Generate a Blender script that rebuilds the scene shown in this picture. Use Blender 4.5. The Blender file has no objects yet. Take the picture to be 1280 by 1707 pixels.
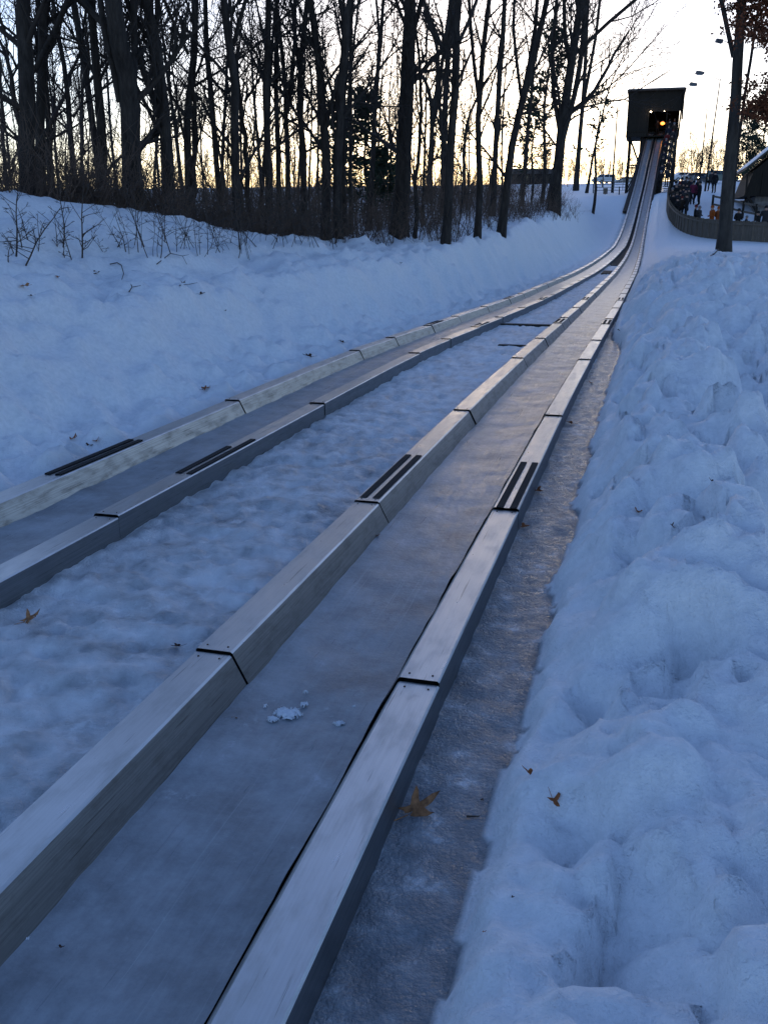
import bpy, math, random
import numpy as np
from mathutils import Vector, Matrix

# ------------------------------------------------------------------ camera, sky, sun, exposure
scene = bpy.context.scene
F = 1549.0; CX = 640.0; CY = 853.5; EYE = 1.65; HORIZON = 378.0      # photograph: 1280 x 1707
PITCH = math.atan((CY - HORIZON) / F)
cam_data = bpy.data.cameras.new('camera'); cam = bpy.data.objects.new('camera', cam_data)
scene.collection.objects.link(cam); scene.camera = cam
cam.location = (0, 0, EYE); cam.rotation_euler = (math.pi / 2 - PITCH, 0, 0)
cam_data.sensor_fit = 'VERTICAL'; cam_data.sensor_height = 36.0; cam_data.lens = F / 1707 * 36
cam_data.clip_start = 0.05; cam_data.clip_end = 5000

SUN_EL = math.radians(6.5); SUN_AZ = math.radians(5.0)           # azimuth from +Y, clockwise
world = bpy.data.worlds.new('World'); scene.world = world; world.use_nodes = True
wn = world.node_tree.nodes; wl = world.node_tree.links
bg = wn['Background']; sky = wn.new('ShaderNodeTexSky'); sky.sky_type = 'NISHITA'
sky.sun_disc = False; sky.sun_elevation = SUN_EL; sky.sun_rotation = SUN_AZ
sky.altitude = 200; sky.air_density = 1.0; sky.dust_density = 0.6; sky.ozone_density = 1.6
balance = wn.new('ShaderNodeMix'); balance.data_type = 'RGBA'; balance.blend_type = 'MULTIPLY'; balance.inputs[0].default_value = 1.0
balance.inputs[7].default_value = (0.90, 0.98, 1.36, 1)             # the camera's white balance, set for warmer light
wl.new(sky.outputs[0], balance.inputs[6]); wl.new(balance.outputs[2], bg.inputs[0]); bg.inputs[1].default_value = 0.15
sun_data = bpy.data.lights.new('sun', 'SUN'); sun_data.energy = 0.08; sun_data.angle = math.radians(10)
sun_data.color = (1.0, 0.72, 0.45)
sun = bpy.data.objects.new('sun', sun_data); scene.collection.objects.link(sun)
sun_dir = Vector((math.sin(SUN_AZ) * math.cos(SUN_EL), math.cos(SUN_AZ) * math.cos(SUN_EL), math.sin(SUN_EL)))
sun.rotation_euler = (-sun_dir).to_track_quat('-Z', 'Y').to_euler()
scene.view_settings.view_transform = 'Standard'; scene.view_settings.look = 'None'
scene.view_settings.exposure = 0.70; scene.view_settings.gamma = 1.0; scene.view_settings.use_curve_mapping = False
scene.render.resolution_x = 767; scene.render.resolution_y = 1024
scene.render.engine = 'CYCLES'

rnd = random.Random(7); nrg = np.random.default_rng(7)
C = scene.collection

# ------------------------------------------------------------------ helpers
def ray(x, y):
    a = (x - CX) / F; b = (CY - y) / F
    return np.array([a, math.cos(PITCH) + b * math.sin(PITCH), -math.sin(PITCH) + b * math.cos(PITCH)])

def atd(x, y, d):                       # the point of that line of sight at distance d along +Y
    r = ray(x, y); return r * (d / r[1]) + np.array([0, 0, EYE])

TX, TY = 0.2622, 0.9650                 # direction of the run; lateral axis points to its right
def P(u, v): return np.array([u * TX + v * TY, u * TY - v * TX])
def UV(x, y): return x * TX + y * TY, x * TY - y * TX

def mesh_obj(name, me, mat=None, parent=None):
    o = bpy.data.objects.new(name, me); C.objects.link(o)
    if mat is not None:
        for m in (mat if isinstance(mat, (list, tuple)) else [mat]): me.materials.append(m)
    if parent: o.parent = parent
    return o

def tag(o, label, cat, group=None, kind=None):
    o['label'] = label
    if cat: o['category'] = cat
    if group: o['group'] = group
    if kind: o['kind'] = kind
    return o

def empty(name, loc, label, cat, group=None, rz=0.0):
    o = bpy.data.objects.new(name, None); C.objects.link(o); o.location = Vector([float(c) for c in loc]); o.rotation_euler = (0, 0, rz)
    return tag(o, label, cat, group)

def quad_mesh(name, V, Q, smooth=True, uv=None, mi=None):
    V = np.asarray(V, np.float32); Q = np.asarray(Q, np.int32)
    me = bpy.data.meshes.new(name); k = Q.shape[1]
    me.vertices.add(len(V)); me.vertices.foreach_set('co', V.ravel())
    me.loops.add(Q.size); me.loops.foreach_set('vertex_index', Q.ravel())
    me.polygons.add(len(Q)); me.polygons.foreach_set('loop_start', np.arange(0, Q.size, k, dtype=np.int32))
    me.polygons.foreach_set('loop_total', np.full(len(Q), k, np.int32))
    me.polygons.foreach_set('use_smooth', np.full(len(Q), smooth))
    if mi is not None: me.polygons.foreach_set('material_index', np.asarray(mi, np.int32))
    if uv is not None:
        l = me.uv_layers.new(name='UVMap'); l.data.foreach_set('uv', np.asarray(uv, np.float32)[Q.ravel()].ravel())
    me.update(calc_edges=True); me.validate()
    return me

class MB:                               # small mesh builder: boxes, bars, prisms -> ONE mesh
    def __init__(s): s.v = []; s.f = []; s.m = []
    def poly(s, pts, m=0):
        n = len(s.v); s.v += [tuple(float(c) for c in p) for p in pts]; s.f.append(tuple(range(n, n + len(pts)))); s.m.append(m); return s
    def hexa(s, p, m=0):                # 8 corners: bottom 4 ccw, top 4 ccw
        n = len(s.v); s.v += [tuple(float(c) for c in q) for q in p]
        for f in ((3, 2, 1, 0), (4, 5, 6, 7), (0, 1, 5, 4), (1, 2, 6, 5), (2, 3, 7, 6), (3, 0, 4, 7)):
            s.f.append(tuple(n + i for i in f)); s.m.append(m)
        return s
    def box(s, x0, x1, y0, y1, z0, z1, m=0):
        return s.hexa([(x0, y0, z0), (x1, y0, z0), (x1, y1, z0), (x0, y1, z0), (x0, y0, z1), (x1, y0, z1), (x1, y1, z1), (x0, y1, z1)], m)
    def bar(s, a, b, w, h=None, m=0):
        h = h or w; a = Vector([float(c) for c in a]); b = Vector([float(c) for c in b]); d = (b - a).normalized()
        up = Vector((0, 0, 1)) if abs(d.z) < 0.95 else Vector((0, 1, 0))
        x = d.cross(up).normalized() * (w / 2); y = x.cross(d).normalized() * (h / 2)
        return s.hexa([a - x - y, a + x - y, a + x + y, a - x + y, b - x - y, b + x - y, b + x + y, b - x + y], m)
    def cyl(s, a, b, r0, r1=None, n=12, m=0, cap=True):
        r1 = r0 if r1 is None else r1; a = Vector([float(c) for c in a]); b = Vector([float(c) for c in b]); d = (b - a).normalized()
        up = Vector((0, 0, 1)) if abs(d.z) < 0.95 else Vector((0, 1, 0))
        x = d.cross(up).normalized(); y = x.cross(d).normalized(); k = len(s.v)
        for i in range(n):
            t = 2 * math.pi * i / n; q = x * math.cos(t) + y * math.sin(t)
            s.v.append(tuple(a + q * r0)); s.v.append(tuple(b + q * r1))
        for i in range(n):
            j = (i + 1) % n; s.f.append((k + 2 * i, k + 2 * j, k + 2 * j + 1, k + 2 * i + 1)); s.m.append(m)
        if cap:
            s.f.append(tuple(k + 2 * i for i in range(n))[::-1]); s.m.append(m); s.f.append(tuple(k + 2 * i + 1 for i in range(n))); s.m.append(m)
        return s
    def prism(s, pts, off, m=0):        # polygon pts (3-D) extruded by off
        n = len(s.v); k = len(pts); off = np.asarray(off, float)
        s.v += [tuple(float(c) for c in p) for p in pts] + [tuple(float(c) for c in (np.asarray(p, float) + off)) for p in pts]
        s.f.append(tuple(range(n, n + k))); s.m.append(m); s.f.append(tuple(range(n + 2 * k - 1, n + k - 1, -1))); s.m.append(m)
        for i in range(k):
            j = (i + 1) % k; s.f.append((n + j, n + i, n + k + i, n + k + j)); s.m.append(m)
        return s
    def mesh(s, name, bevel=0.0, smooth=False):
        me = bpy.data.meshes.new(name); me.from_pydata(s.v, [], s.f)
        me.polygons.foreach_set('material_index', np.array(s.m, np.int32))
        if smooth: me.polygons.foreach_set('use_smooth', np.ones(len(s.f), bool))
        me.update()
        import bmesh
        bm = bmesh.new(); bm.from_mesh(me); bmesh.ops.recalc_face_normals(bm, faces=bm.faces)
        if bevel: bmesh.ops.bevel(bm, geom=list(bm.edges), offset=bevel, segments=1, affect='EDGES', profile=0.5)
        bm.to_mesh(me); bm.free(); return me
    def obj(s, name, mat, parent=None, bevel=0.0, smooth=False): return mesh_obj(name, s.mesh(name, bevel, smooth), mat, parent)

class Tubes:                            # many tapered tubes -> ONE mesh
    def __init__(s): s.g = {}
    def add(s, pts, rad, sides):
        pts = np.asarray(pts, float); s.g.setdefault((len(pts), sides), []).append((pts, np.asarray(rad, float)))
    def mesh(s, name, noise=0.0):
        VV = []; QQ = []; off = 0
        for (n, k), lst in s.g.items():
            Pn = np.stack([a for a, _ in lst]); R = np.stack([b for _, b in lst]); m = len(lst)
            T = np.gradient(Pn, axis=1); T /= np.linalg.norm(T, axis=2, keepdims=True) + 1e-9
            mt = np.abs(T.mean(axis=1)[:, 2]); ref = np.where(mt[:, None] > 0.8, [[1.0, 0, 0]], [[0, 0, 1.0]])[:, None, :]
            X = np.cross(T, ref); X /= np.linalg.norm(X, axis=2, keepdims=True) + 1e-9; Y = np.cross(T, X)
            th = np.arange(k) * 2 * math.pi / k
            RR = R[:, :, None]
            if noise: RR = RR * (1 + noise * nrg.standard_normal((m, n, k)))
            V = Pn[:, :, None, :] + (np.cos(th)[None, None, :, None] * X[:, :, None, :] + np.sin(th)[None, None, :, None] * Y[:, :, None, :]) * RR[..., None]
            idx = off + np.arange(m * n * k).reshape(m, n, k); nx = np.roll(idx, -1, axis=2)
            Q = np.stack([idx[:, :-1], nx[:, :-1], nx[:, 1:], idx[:, 1:]], axis=-1).reshape(-1, 4)
            VV.append(V.reshape(-1, 3)); QQ.append(Q); off += m * n * k
        return quad_mesh(name, np.concatenate(VV), np.concatenate(QQ))

def hash01(ix, iy, seed):
    n = (ix.astype(np.int64) * 374761393 + iy.astype(np.int64) * 668265263 + seed * 982451653) & 0xFFFFFFFF
    n = ((n ^ (n >> 13)) * 1274126177) & 0xFFFFFFFF
    return ((n ^ (n >> 16)) & 0xFFFFFF) / float(0xFFFFFF)

def perlin(x, y, seed=0):
    x0 = np.floor(x); y0 = np.floor(y); fx = x - x0; fy = y - y0
    sx = fx * fx * fx * (fx * (fx * 6 - 15) + 10); sy = fy * fy * fy * (fy * (fy * 6 - 15) + 10)
    def g(dx, dy):
        a = hash01(x0 + dx, y0 + dy, seed) * 2 * math.pi
        return np.cos(a) * (fx - dx) + np.sin(a) * (fy - dy)
    a = g(0, 0) * (1 - sx) + g(1, 0) * sx; b = g(0, 1) * (1 - sx) + g(1, 1) * sx
    return (a * (1 - sy) + b * sy) * 1.5

def fbm(x, y, seed=0, octv=4, gain=0.5):
    s = 0; a = 1.0; f = 1.0
    for i in range(octv): s = s + a * perlin(x * f, y * f, seed + i * 17); a *= gain; f *= 2.03
    return s

def lumps(x, y, seed=0):                # rounded clods: 1 at a clod's centre, 0 in the creases
    x0 = np.floor(x); y0 = np.floor(y); d = np.full(np.shape(x), 9.0)
    for i in (-1, 0, 1):
        for j in (-1, 0, 1):
            cx = x0 + i + 0.15 + 0.7 * hash01(x0 + i, y0 + j, seed); cy = y0 + j + 0.15 + 0.7 * hash01(x0 + i, y0 + j, seed + 5)
            d = np.minimum(d, (x - cx) ** 2 + (y - cy) ** 2)
    return np.clip(1 - d * 1.5, 0, 1)

def curve(us, vs, w=2.0):               # smoothed piecewise line
    g = np.arange(-30, 720, 0.25); a = np.interp(g, us, vs); k = np.exp(-0.5 * (np.arange(-40, 41) * 0.25 / w) ** 2); k /= k.sum()
    a = np.convolve(np.pad(a, 40, mode='edge'), k, mode='valid')
    return lambda u: np.interp(u, g, a)

def sstep(a, b, x): t = np.clip((x - a) / (b - a), 0, 1); return t * t * (3 - 2 * t)

# ------------------------------------------------------------------ materials
def mat(name, base=(0.5, 0.5, 0.5), rough=0.6, metal=0.0, spec=0.5):
    m = bpy.data.materials.new(name); m.use_nodes = True; b = m.node_tree.nodes['Principled BSDF']
    b.inputs['Base Color'].default_value = (*base, 1); b.inputs['Roughness'].default_value = rough; b.inputs['Metallic'].default_value = metal
    b.inputs['Specular IOR Level'].default_value = spec
    return m, m.node_tree.nodes, m.node_tree.links, b

def coords(N, L, kind='Object', scale=(1, 1, 1)):
    t = N.new('ShaderNodeTexCoord'); mp = N.new('ShaderNodeMapping'); mp.inputs['Scale'].default_value = scale
    L.new(t.outputs[kind], mp.inputs['Vector']); return mp.outputs[0]

def noise(N, L, vec, scale, detail=4, rough=0.55):
    n = N.new('ShaderNodeTexNoise'); n.inputs['Scale'].default_value = scale; n.inputs['Detail'].default_value = detail; n.inputs['Roughness'].default_value = rough
    L.new(vec, n.inputs['Vector']); return n.outputs['Fac']

def ramp(N, L, fac, stops):
    r = N.new('ShaderNodeValToRGB'); e = r.color_ramp.elements
    while len(e) < len(stops): e.new(0.5)
    for i, (p, c) in enumerate(stops):
        e[i].position = p; e[i].color = (*c, 1) if len(c) == 3 else c
    L.new(fac, r.inputs[0]); return r.outputs[0]

def bump(N, L, b, h, strength, dist, prev=None):
    n = N.new('ShaderNodeBump'); n.inputs['Strength'].default_value = strength; n.inputs['Distance'].default_value = dist
    L.new(h, n.inputs['Height'])
    if prev is not None: L.new(prev, n.inputs['Normal'])
    L.new(n.outputs[0], b.inputs['Normal']); return n.outputs[0]

def g3(v): return (v, v, v)

def mix_col(N, L, fac, a, b):
    m = N.new('ShaderNodeMix'); m.data_type = 'RGBA'; L.new(fac, m.inputs[0])
    for s, x in ((m.inputs[6], a), (m.inputs[7], b)):
        if isinstance(x, tuple): s.default_value = (*x, 1)
        else: L.new(x, s)
    return m.outputs[2]

def make_ground():
    m, N, L, b = mat('snow_and_ice', (0.8, 0.82, 0.86), 0.6)
    at = N.new('ShaderNodeAttribute'); at.attribute_name = 'ice'
    v = coords(N, L)
    n1 = noise(N, L, v, 3.2, 6, 0.62); n2 = noise(N, L, v, 22, 5, 0.6); n3 = noise(N, L, v, 90, 3, 0.6); n4 = noise(N, L, v, 0.9, 3)
    snow = ramp(N, L, n2, [(0.3, (0.76, 0.78, 0.80)), (0.65, (0.90, 0.905, 0.92))])
    n5 = noise(N, L, v, 8.5, 7, 0.66)
    icec = ramp(N, L, n5, [(0.28, (0.14, 0.155, 0.17)), (0.47, (0.21, 0.23, 0.25)), (0.58, (0.30, 0.325, 0.35)), (0.68, (0.60, 0.64, 0.68))])
    a1 = N.new('ShaderNodeMath'); a1.operation = 'SUBTRACT'; L.new(n2, a1.inputs[0]); a1.inputs[1].default_value = 0.5
    a2 = N.new('ShaderNodeMath'); a2.operation = 'MULTIPLY_ADD'; L.new(a1.outputs[0], a2.inputs[0]); a2.inputs[1].default_value = 0.5; L.new(at.outputs['Fac'], a2.inputs[2])
    fac = ramp(N, L, a2.outputs[0], [(0.16, g3(0)), (0.92, g3(1))])
    col = mix_col(N, L, fac, snow, icec)
    dirt = ramp(N, L, noise(N, L, v, 55, 2), [(0.73, g3(0)), (0.79, g3(0.35))])
    L.new(mix_col(N, L, dirt, col, (0.25, 0.2, 0.15)), b.inputs['Base Color'])
    rr = N.new('ShaderNodeMix'); L.new(fac, rr.inputs[0]); rr.inputs[2].default_value = 0.62
    r2 = ramp(N, L, n2, [(0.35, g3(0.18)), (0.7, g3(0.55))]); L.new(r2, rr.inputs[3]); L.new(rr.outputs[0], b.inputs['Roughness'])
    p = bump(N, L, b, n2, 0.42, 0.03); bump(N, L, b, n3, 0.6, 0.012, p)
    return m

def make_ice_bed():
    m, N, L, b = mat('track_ice', (0.3, 0.33, 0.36), 0.3)
    v = coords(N, L, 'UV', (1, 1, 1)); vs = coords(N, L, 'UV', (0.8, 14, 1))
    n1 = noise(N, L, v, 3.2, 9, 0.72); n2 = noise(N, L, vs, 3.0, 5, 0.6); n3 = noise(N, L, v, 30, 5, 0.65)
    c1 = ramp(N, L, n1, [(0.28, (0.14, 0.15, 0.16)), (0.46, (0.255, 0.275, 0.295)), (0.62, (0.365, 0.395, 0.425)), (0.76, (0.64, 0.69, 0.75))])
    c2 = ramp(N, L, n2, [(0.3, (0.72, 0.72, 0.72)), (0.7, (1.12, 1.12, 1.12))])
    mm = N.new('ShaderNodeMix'); mm.data_type = 'RGBA'; mm.blend_type = 'MULTIPLY'; mm.inputs[0].default_value = 0.45
    L.new(c1, mm.inputs[6]); L.new(c2, mm.inputs[7])
    gr = ramp(N, L, noise(N, L, coords(N, L, 'UV', (0.35, 46, 1)), 2.0, 5, 0.6), [(0.60, g3(0)), (0.68, g3(0.22))])
    fr = ramp(N, L, noise(N, L, v, 7.0, 9, 0.75), [(0.60, g3(0)), (0.68, g3(0.38))]); dk = ramp(N, L, noise(N, L, v, 1.6, 5, 0.6), [(0.60, g3(0)), (0.72, g3(0.5))])
    c3 = mix_col(N, L, dk, mm.outputs[2], (0.10, 0.10, 0.095)); c3 = mix_col(N, L, gr, c3, (0.6, 0.64, 0.68))
    L.new(mix_col(N, L, fr, c3, (0.66, 0.70, 0.75)), b.inputs['Base Color'])
    L.new(ramp(N, L, n2, [(0.3, g3(0.26)), (0.75, g3(0.46))]), b.inputs['Roughness'])
    p = bump(N, L, b, n2, 0.05, 0.012); bump(N, L, b, n3, 0.4, 0.006, p)
    return m

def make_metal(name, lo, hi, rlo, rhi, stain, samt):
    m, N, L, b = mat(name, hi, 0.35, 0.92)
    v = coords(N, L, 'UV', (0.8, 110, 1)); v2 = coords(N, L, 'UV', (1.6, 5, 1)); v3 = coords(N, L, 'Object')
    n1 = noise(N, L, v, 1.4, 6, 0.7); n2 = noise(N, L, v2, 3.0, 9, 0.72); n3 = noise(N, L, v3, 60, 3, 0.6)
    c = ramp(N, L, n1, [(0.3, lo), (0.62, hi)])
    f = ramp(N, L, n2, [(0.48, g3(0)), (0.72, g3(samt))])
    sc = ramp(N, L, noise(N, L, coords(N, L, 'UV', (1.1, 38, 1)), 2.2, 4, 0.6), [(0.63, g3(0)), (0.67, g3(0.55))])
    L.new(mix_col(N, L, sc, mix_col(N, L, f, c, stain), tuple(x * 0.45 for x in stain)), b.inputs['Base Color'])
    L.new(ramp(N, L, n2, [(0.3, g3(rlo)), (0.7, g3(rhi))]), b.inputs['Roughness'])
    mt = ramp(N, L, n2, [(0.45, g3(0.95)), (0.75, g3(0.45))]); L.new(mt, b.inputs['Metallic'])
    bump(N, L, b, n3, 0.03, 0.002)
    return m

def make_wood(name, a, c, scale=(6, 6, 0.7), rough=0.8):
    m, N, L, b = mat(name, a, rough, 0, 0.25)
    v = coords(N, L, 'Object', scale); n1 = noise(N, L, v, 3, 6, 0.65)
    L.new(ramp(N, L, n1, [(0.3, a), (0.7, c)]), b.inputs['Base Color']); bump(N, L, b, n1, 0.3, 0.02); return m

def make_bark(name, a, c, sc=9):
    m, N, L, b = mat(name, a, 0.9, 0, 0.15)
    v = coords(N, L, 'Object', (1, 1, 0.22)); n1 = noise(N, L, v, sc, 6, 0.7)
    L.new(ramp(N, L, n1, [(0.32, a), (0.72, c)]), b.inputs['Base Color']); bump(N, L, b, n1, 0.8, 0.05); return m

def plain(name, col, rough=0.7, metal=0.0, var=0.25, sc=8):
    m, N, L, b = mat(name, col, rough, metal, 0.3)
    n1 = noise(N, L, coords(N, L), sc, 4)
    L.new(ramp(N, L, n1, [(0.3, tuple(x * (1 - var) for x in col)), (0.7, tuple(min(1, x * (1 + var)) for x in col))]), b.inputs['Base Color']); return m

def emit(name, col, s):
    m, N, L, b = mat(name, (0.8, 0.7, 0.5)); b.inputs['Emission Color'].default_value = (*col, 1); b.inputs['Emission Strength'].default_value = s; return m

M = dict(
    ground=make_ground(), bed=make_ice_bed(),
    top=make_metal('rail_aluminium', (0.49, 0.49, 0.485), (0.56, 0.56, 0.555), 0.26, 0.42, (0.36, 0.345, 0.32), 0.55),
    side=make_metal('rail_scuffed_side', (0.17, 0.163, 0.155), (0.28, 0.27, 0.255), 0.32, 0.5, (0.11, 0.09, 0.07), 0.8), side2=make_metal('rail_frosted_lit_side', (0.26, 0.255, 0.24), (0.44, 0.425, 0.385), 0.35, 0.55, (0.17, 0.14, 0.10), 0.75),  # second copy is paler: ice plus reflected light painted into its colour
    out=make_metal('rail_shaded_outer_side', (0.17, 0.175, 0.18), (0.26, 0.265, 0.27), 0.4, 0.55, (0.10, 0.10, 0.10), 0.6),  # outer faces darkened in colour for the shade beside the bank
    core=plain('dark_rail_core', (0.015, 0.014, 0.014), 0.9), base=make_wood('dark_base_board', (0.02, 0.017, 0.014), (0.05, 0.04, 0.03)),  # base board coloured dark to paint in the shadow along the ice edge
    bolt=plain('rusty_bolt', (0.10, 0.06, 0.04), 0.6, 0.5),
    grip=plain('black_grit_tape', (0.012, 0.012, 0.013), 0.85, 0, 0.4, 120),
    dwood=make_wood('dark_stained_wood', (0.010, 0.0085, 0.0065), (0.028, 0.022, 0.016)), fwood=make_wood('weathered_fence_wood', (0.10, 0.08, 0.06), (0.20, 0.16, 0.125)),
    stone=plain('field_stone', (0.16, 0.15, 0.14), 0.9, 0, 0.5, 4), roofm=plain('brown_roof_edge', (0.07, 0.055, 0.045), 0.8),
    snow=plain('settled_snow', (0.82, 0.84, 0.87), 0.6, 0, 0.04), steel=plain('grey_steel', (0.12, 0.12, 0.125), 0.5, 0.6),
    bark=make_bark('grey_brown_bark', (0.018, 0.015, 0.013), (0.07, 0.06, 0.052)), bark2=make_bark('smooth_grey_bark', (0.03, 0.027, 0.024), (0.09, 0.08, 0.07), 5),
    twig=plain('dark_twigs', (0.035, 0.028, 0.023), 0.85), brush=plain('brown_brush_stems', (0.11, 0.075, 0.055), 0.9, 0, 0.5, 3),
    sap=plain('sapling_bark', (0.06, 0.045, 0.036), 0.85), needle=plain('dark_green_needles', (0.02, 0.032, 0.018), 0.8, 0, 0.4, 5),
    oakleaf=plain('rusty_oak_leaves', (0.15, 0.05, 0.022), 0.8, 0, 0.5, 3),
    leaf1=plain('brown_dead_leaf', (0.30, 0.10, 0.03), 0.7, 0, 0.5, 3), leaf2=plain('tan_dead_leaf', (0.34, 0.16, 0.07), 0.7, 0, 0.7, 2.5), leaf3=plain('dark_dead_leaf', (0.06, 0.025, 0.015), 0.7, 0, 0.4, 30),
    skin=plain('skin', (0.45, 0.27, 0.2), 0.6), tyre=plain('tyre_rubber', (0.015, 0.015, 0.015), 0.8), glass=mat('car_glass', (0.02, 0.025, 0.03), 0.05)[0],
    rim=plain('wheel_rim', (0.4, 0.4, 0.42), 0.4, 0.8), white_paint=mat('white_car_paint', (0.75, 0.75, 0.76), 0.3)[0], dark_paint=mat('dark_car_paint', (0.03, 0.04, 0.05), 0.25)[0],
    silver_paint=mat('silver_car_paint', (0.35, 0.37, 0.4), 0.3, 0.5)[0], green_paint=mat('grey_green_car_paint', (0.10, 0.15, 0.14), 0.3)[0],
    lamp_fire=emit('orange_heater_glow', (1.0, 0.24, 0.02), 2.2), lamp_bulb=emit('warm_bulb', (1.0, 0.8, 0.55), 12), headlight=emit('lit_headlight', (1.0, 0.75, 0.5), 10), lens=plain('unlit_lamp_lens', (0.5, 0.5, 0.5), 0.3))

# ------------------------------------------------------------------ terrain
vl = curve([-20, 0, 11, 14.3, 22, 37, 51, 63, 79, 89, 103.5, 114, 130], [-3.46, -3.46, -3.46, -3.28, -2.95, -2.68, -2.38, -2.08, -1.95, -1.76, -1.37, -0.96, -0.4], 1.2)     # outer edge of the left track
vr = curve([-20, 0, 8, 20, 37, 51, 63, 79, 89, 103.5, 114, 130], [-0.55, -0.55, -0.55, -0.41, -0.29, -0.25, -0.24, -0.16, 0.02, 0.39, 0.83, 1.5], 1.2)                    # outer edge of the right track
rz = curve([-20, 0, 12, 20, 37, 44, 52, 63, 72, 79.5, 89, 96, 103.5, 114, 118], [0.2, 0.2, 0.2, 0.13, 0.0, 0.03, 0.14, 0.47, 1.05, 1.85, 3.76, 5.45, 7.55, 11.2, 12.6], 1.6)   # rail tops
ws = curve([-20, 40, 63, 200], [1.0, 1.0, 0.88, 0.84], 3)
IN, RW = 0.62, 0.14
def track_w(u): return (IN + 2 * RW) * ws(u)
hill_l = curve([-20, 0, 12, 24, 35, 50, 65, 80, 92, 110, 135, 185, 260, 600], [0.95, 0.95, 0.95, 1.22, 1.65, 2.3, 3.2, 3.9, 4.4, 5.1, 6.3, 9.4, 11, 13], 3)
hill_r = curve([-20, 0, 4, 10, 17, 25, 45, 57, 63, 75, 90, 110, 135, 185, 260, 600], [0.40, 0.42, 0.5, 0.66, 0.82, 0.92, 0.72, 0.62, 0.95, 2.7, 4.6, 5.3, 6.6, 9.6, 11, 13], 2)

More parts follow.
